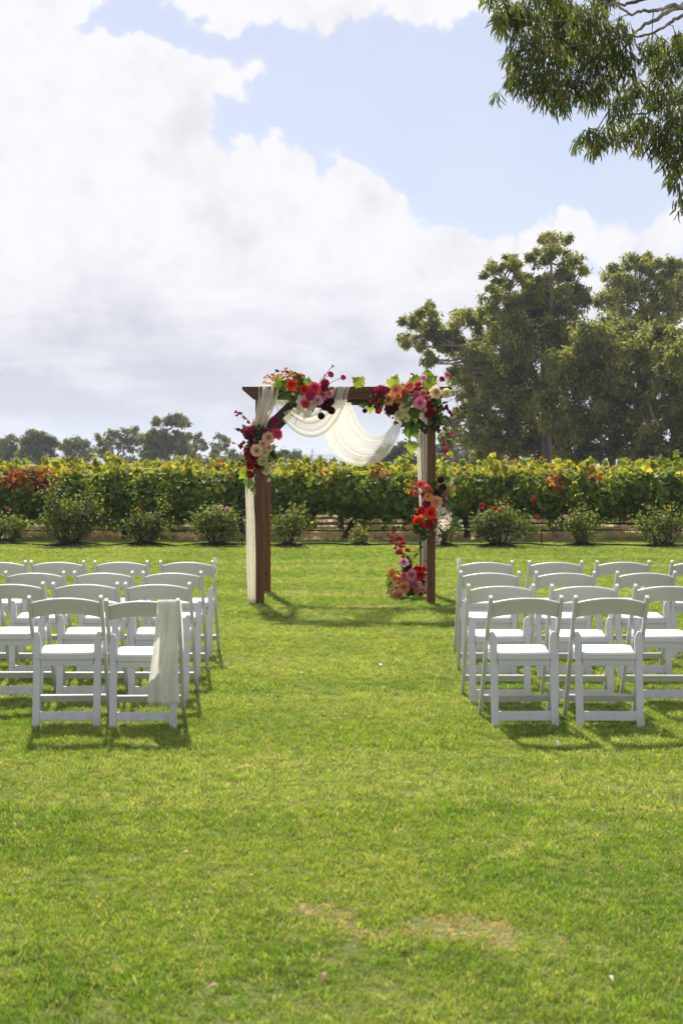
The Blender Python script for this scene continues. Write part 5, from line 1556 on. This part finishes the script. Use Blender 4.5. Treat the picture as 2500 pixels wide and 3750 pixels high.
rose_bush(18, 1990, 150, 1862, 'yellowing rose bush with one pink bloom at the left picture edge', 501, 650, [(38, 1868, 10, 'pink'), (10, 1930, 9, 'lpink')], tone=.14)
rose_bush(257, 2000, 235, 1806, 'largest rose bush, wide and leafy, in front of the reddest vines', 502, 2100, [(185, 1772, 9, 'blush'), (230, 1850, 8, 'blush')], tone=.04, shoots=[(208, 1752), (330, 1795), (175, 1800)])
rose_bush(533, 1998, 150, 1872, 'upright dark green rose bush with two tall side shoots', 503, 1150, [(520, 1862, 9, 'red')], tone=-.04, shoots=[(492, 1808), (598, 1806), (610, 1835)])
rose_bush(790, 1999, 160, 1846, 'round compact rose bush with pale pink blooms left of the arch', 504, 1250, [(810, 1856, 13, 'lpink'), (832, 1862, 14, 'lpink'), (772, 1878, 8, 'blush')], tone=.12)
rose_bush(1052, 2003, 130, 1868, 'rose bush peeping out just right of the left arch post', 505, 650, [(1082, 1872, 10, 'blush')], tone=.08, shoots=[(1100, 1862), (1020, 1880)])
rose_bush(1318, 1999, 50, 1938, 'tiny yellow leaved rose bush in the middle of the arch', 506, 160, [], tone=.25)
rose_bush(1625, 2002, 95, 1870, 'sparse rose bush half hidden behind the right arch post', 507, 380, [], tone=.05)
rose_bush(1832, 2003, 225, 1852, 'wide rose bush with bright red blooms to the right of the arch', 508, 1700, [(1762, 1852, 17, 'red'), (1813, 1862, 16, 'red'), (1950, 1829, 15, 'red'), (1960, 1896, 14, 'red'), (1790, 1858, 11, 'red'), (1850, 1848, 10, 'red'), (1830, 1872, 10, 'red'), (1742, 1898, 9, 'coral'), (1976, 1908, 9, 'pink')], tone=.0)
rose_bush(2128, 2000, 120, 1862, 'thin tall rose bush with a single pale bloom, right of the red one', 509, 620, [(2067, 1892, 12, 'lpink')], tone=.16, shoots=[(2112, 1826), (2180, 1880), (2062, 1895)])
rose_bush(2425, 2003, 200, 1862, 'open branched rose bush at the right picture edge', 510, 700, [], tone=.08, shoots=[(2330, 1890), (2460, 1845), (2390, 1850), (2500, 1870)])

# drip hose snaking from bush to bush, and two sprinkler risers
hz = [(-60, 2002), (30, 2000), (110, 1998), (190, 2006), (300, 1997), (390, 2003), (470, 1998), (560, 2000), (650, 2004), (740, 1999), (860, 2003), (960, 2000), (1080, 2001), (1200, 2003), (1330, 2000), (1450, 2001), (1560, 2004), (1680, 2001), (1800, 2003), (1920, 2001), (2040, 2003), (2140, 2001), (2260, 2006), (2400, 2003), (2560, 2004)]
mb = MB(); pts_ = []
for i, (px, py) in enumerate(hz):
    Y = CAM_Z * FPX / (py - 1700); p = P(px, py, Y); p.z = 0.045 + 0.02 * math.sin(i * 2.1); pts_.append(p)
dn = []
for i in range(len(pts_) - 1):
    for s in range(5):
        dn.append(pts_[i].lerp(pts_[i + 1], s / 5) + Vector((0, 0.06 * math.sin(i * 3 + s), 0)))
mb.tube(dn, 0.014, 6)
tag(mb.build('drip_hose', M['black_plastic'], smooth=True), 'black drip hose lying on the grass from rose bush to rose bush', 'hose')
for (px, y0, y1, lab) in ((887, 2003, 1972, 'black sprinkler riser stake in the grass left of the arch'), (1981, 2000, 1953, 'black sprinkler riser stake beside the red blooming rose bush')):
    Y = CAM_Z * FPX / (y0 - 1700); b = P(px, y0, Y); b.z = 0; h = (y0 - y1) * Y / FPX
    root = empty('sprinkler_riser', b); tag(root, lab, 'sprinkler', 'black sprinkler risers')
    mb = MB(); mb.tube([(0, 0, -.02), (0, 0, h * .85)], .011, 8); mb.build('stake', M['black_plastic'], root)
    mb = MB(); mb.tube([(0, 0, h * .83), (0, 0, h * .9), (0, 0, h)], [.02, .024, .012], 8); mb.build('nozzle', M['black_plastic'], root)

# ---------------------------------------------------------------- gum branch overhanging from the right
tb = Vector((8.6, 17.5, 0))
ov = empty('gum_tree', tb); tag(ov, 'near gum tree whose leafy branches hang into the top right corner', 'tree')
def oc(x, y, Y): return P(1700 + x / 1.96, y / 1.96, Y)
CL = [(320, 140, 120), (300, 60, 90), (250, 140, 60), (450, 90, 130), (450, 320, 140), (340, 420, 70), (420, 560, 110), (350, 560, 60), (560, 640, 130), (620, 430, 150), (640, 200, 160), (800, 330, 150), (780, 600, 130), (700, 720, 80),
      (880, 150, 150), (950, 420, 140), (900, 700, 90), (1000, 620, 110), (1080, 250, 140), (1130, 460, 120), (1200, 640, 100), (1120, 760, 80), (980, 990, 70), (880, 970, 60), (930, 1060, 55), (820, 1010, 45), (1050, 900, 60), (1120, 980, 70),
      (1250, 900, 120), (1380, 680, 130), (1450, 450, 150), (1340, 330, 90), (1480, 900, 150), (1400, 1040, 100), (1520, 1140, 110), (1500, 1280, 60), (1545, 1400, 32), (1560, 1480, 25), (1530, 300, 90), (230, 680, 22), (700, 60, 120), (1250, 1050, 50), (1640, 700, 180), (1680, 1000, 200), (1700, 300, 160), (200, -60, 90), (600, -80, 160), (1000, -60, 120)]
r = np.random.default_rng(77)
Cc, AA, NNn, LL, WW, KK = [], [], [], [], [], []
mbs = MB(); mbt = MB()
limbs = [
    ([(2600, -300), (1900, -60), (1568, 30), (1440, 95), (1320, 165), (1240, 215), (1150, 330), (1040, 450), (940, 600), (850, 720)], .040),
    ([(1900, -60), (1568, 55), (1480, 40), (1380, 75), (1260, 85), (1180, 100), (1090, 35), (980, 20), (860, 110), (700, 150), (520, 160), (330, 130)], .026),
    ([(2100, 60), (1568, 105), (1470, 165), (1380, 220), (1250, 260), (1160, 250), (960, 330), (700, 330), (560, 420), (430, 540)], .020),
    ([(2600, -300), (1700, -140), (1250, 0), (1150, 40), (900, -60), (500, -60), (250, 20)], .034),
    ([(2300, 300), (1800, 560), (1568, 700), (1400, 800), (1200, 820), (1040, 900), (900, 960)], .024),
    ([(2300, 300), (1900, 700), (1700, 950), (1560, 1060), (1520, 1200), (1540, 1400)], .020)]
limbpts = []
for (pl, r0) in limbs:
    yy = 15.0 + r.uniform(-.4, .4)
    pp = [oc(x, y, yy + r.uniform(-.12, .12)) for (x, y) in pl]
    dn = []
    for i in range(len(pp) - 1):
        for s in range(4): dn.append(pp[i].lerp(pp[i + 1], s / 4) + (Vector(r.normal(0, .012, 3)) if s else Vector()))
    dn.append(pp[-1])
    mbs.tube([p - tb for p in dn], [r0 * (1 - i / len(dn)) ** 1.5 + .003 for i in range(len(dn))], 7)
    limbpts += dn[4:]
for (x, y, rad) in CL:
    c = oc(x, y, 15.0 + r.uniform(-.6, .6)); k = 15.0 / FPX / 1.96; rw = rad * k
    s = min(limbpts, key=lambda p: (p - c).length)
    mid = s.lerp(c, .5) + Vector((0, 0, .08))
    mbt.tube([s - tb, mid - tb, c - tb], [.007, .005, .003], 5)
    nt = max(3, int(rad / 9))
    for q in range(nt):
        e = c + Vector(r.normal(0, .5, 3)) * rw
        mbt.tube([c - tb, c.lerp(e, .5) - tb + Vector((0, 0, .02)), e - tb], [.003, .002, .0012], 4)
    n = int(10 + (rad / 100.0) ** 2 * 150)
    q = norm(r.normal(0, 1, (n, 3))) * (r.uniform(0, 1, (n, 1)) ** .38)
    pos = np.array(c) + q * np.array([rw, max(.25, rw * .9), rw * .95])
    Cc.append(pos)
    AA.append(r.normal(0, .33, (n, 3)) + np.array([0, 0, -1.0]) + q * np.array([.35, .3, .1])); NNn.append(r.normal(0, 1, (n, 3)))
    LL.append(r.uniform(.075, .15, n)); WW.append(r.uniform(.014, .024, n))
    t = np.clip(r.normal(.42, .24, n), 0, 1)
    st = np.array([(0, .060, .085, .032), (.4, .110, .155, .050), (.75, .170, .225, .060), (.93, .32, .34, .08), (1, .46, .25, .08)])
    KK.append(np.stack([np.interp(t, st[:, 0], st[:, i]) for i in (1, 2, 3)], 1))
    m = int(n * .5)      # seed capsule sprays
    q = norm(r.normal(0, 1, (m, 3))) * (r.uniform(0, .9, (m, 1)) ** .5)
    Cc.append(np.array(c) + q * rw * np.array([.9, .9, .8])); AA.append(r.normal(0, 1, (m, 3))); NNn.append(r.normal(0, 1, (m, 3)))
    LL.append(r.uniform(.025, .06, m)); WW.append(r.uniform(.010, .016, m)); KK.append(np.array([(.17, .105, .055)]) * r.uniform(.5, 1.3, (m, 1)))
Cc = np.concatenate(Cc) - np.array(tb)
link('crown', leaf_mesh('crown', Cc, np.concatenate(AA), np.concatenate(NNn), np.concatenate(LL), np.concatenate(WW), np.concatenate(KK), LANCE3), M['gum_leaf'], ov)
mbs.build('limbs', M['gum_limb'], ov, smooth=True)
mbt.build('twigs', M['twig'], ov, smooth=True)
mb = MB()
top = oc(2600, -300, 15.0)
mb.tube([(0, 0, -.1), (-.05, .05, 1.5), (-.1, 0, 3.2), (-.35, -.3, 5.0), (-1.0, -.9, 6.3), top - tb], [.42, .33, .28, .24, .17, .06], 12)
mb.tube([(-.1, 0, 3.2), (-.9, -.9, 4.6), (-2.0, -1.8, 5.3), oc(2300, 300, 15.0) - tb], [.2, .13, .08, .04], 9)
mb.build('trunk', M['gum_limb'], ov, smooth=True)

# ---------------------------------------------------------------- leaves and litter dropped on the lawn
M['dry_leaf'] = leaf_material('dry_leaf', 'obj', trans=.15, rough=.7, spec=.2, tint=(1, 1, 1))
lm = lobed_leaf('fallen_leaf', False)
lit = [(2042, 2737, 'w'), (1486, 2888, 'w'), (2000, 2959, 'w'), (2126, 3146, 't'), (922, 3247, 'w'), (693, 3158, 't'), (797, 3659, 't'), (1190, 3615, 't'), (2233, 3628, 'w'), (36, 3328, 'b'), (125, 3602, 'b'), (357, 3128, 't'), (1046, 2115, 'w'), (1226, 2123, 'b'), (1620, 2102, 'b'), (1662, 2170, 'w'), (1188, 2168, 'w'), (858, 2017, 'b'), (226, 2573, 't'), (1396, 2690, 't'), (1108, 2480, 'w'), (1540, 2330, 'w'), (1395, 2448, 'w')]
lc = dict(w=(.62, .60, .52), t=(.36, .25, .13), b=(.20, .08, .035))
ln = dict(w='bleached pale', t='tan', b='reddish brown')
for i, (px, py, c) in enumerate(lit):
    Y = CAM_Z * FPX / (py - 1700); p = P(px, py, Y); p.z = .03
    o = link('fallen_leaf', lm, M['dry_leaf'])
    o.location = p; s = random.uniform(.028, .048) * (1.0 if Y < 9 else 1.6); o.scale = (s * .7, s, s)
    o.rotation_euler = (random.uniform(-.5, .5), random.uniform(-.4, .4), random.uniform(0, 6.28)); o.color = (*lc[c], 1)
    tag(o, '%s dry leaf lying on the lawn' % ln[c], 'leaf', '%s fallen leaves on the lawn' % ln[c])

# ---------------------------------------------------------------- thin summer haze over the land
def haze():
    m, t, out = mat_new('haze')
    v = nd(t, 'ShaderNodeVolumePrincipled')
    v.inputs['Color'].default_value = (0.78, 0.86, 1.0, 1)
    v.inputs['Density'].default_value = 0.00034
    v.inputs['Anisotropy'].default_value = 0.2
    t.links.new(v.outputs[0], out.inputs['Volume'])
    mb = MB(); mb.box((0, 2150, 29), (6000, 4600, 62))
    o = mb.build('haze', m)
    return tag(o, 'thin pale blue haze over the distant land', 'haze', kind='stuff')
haze()
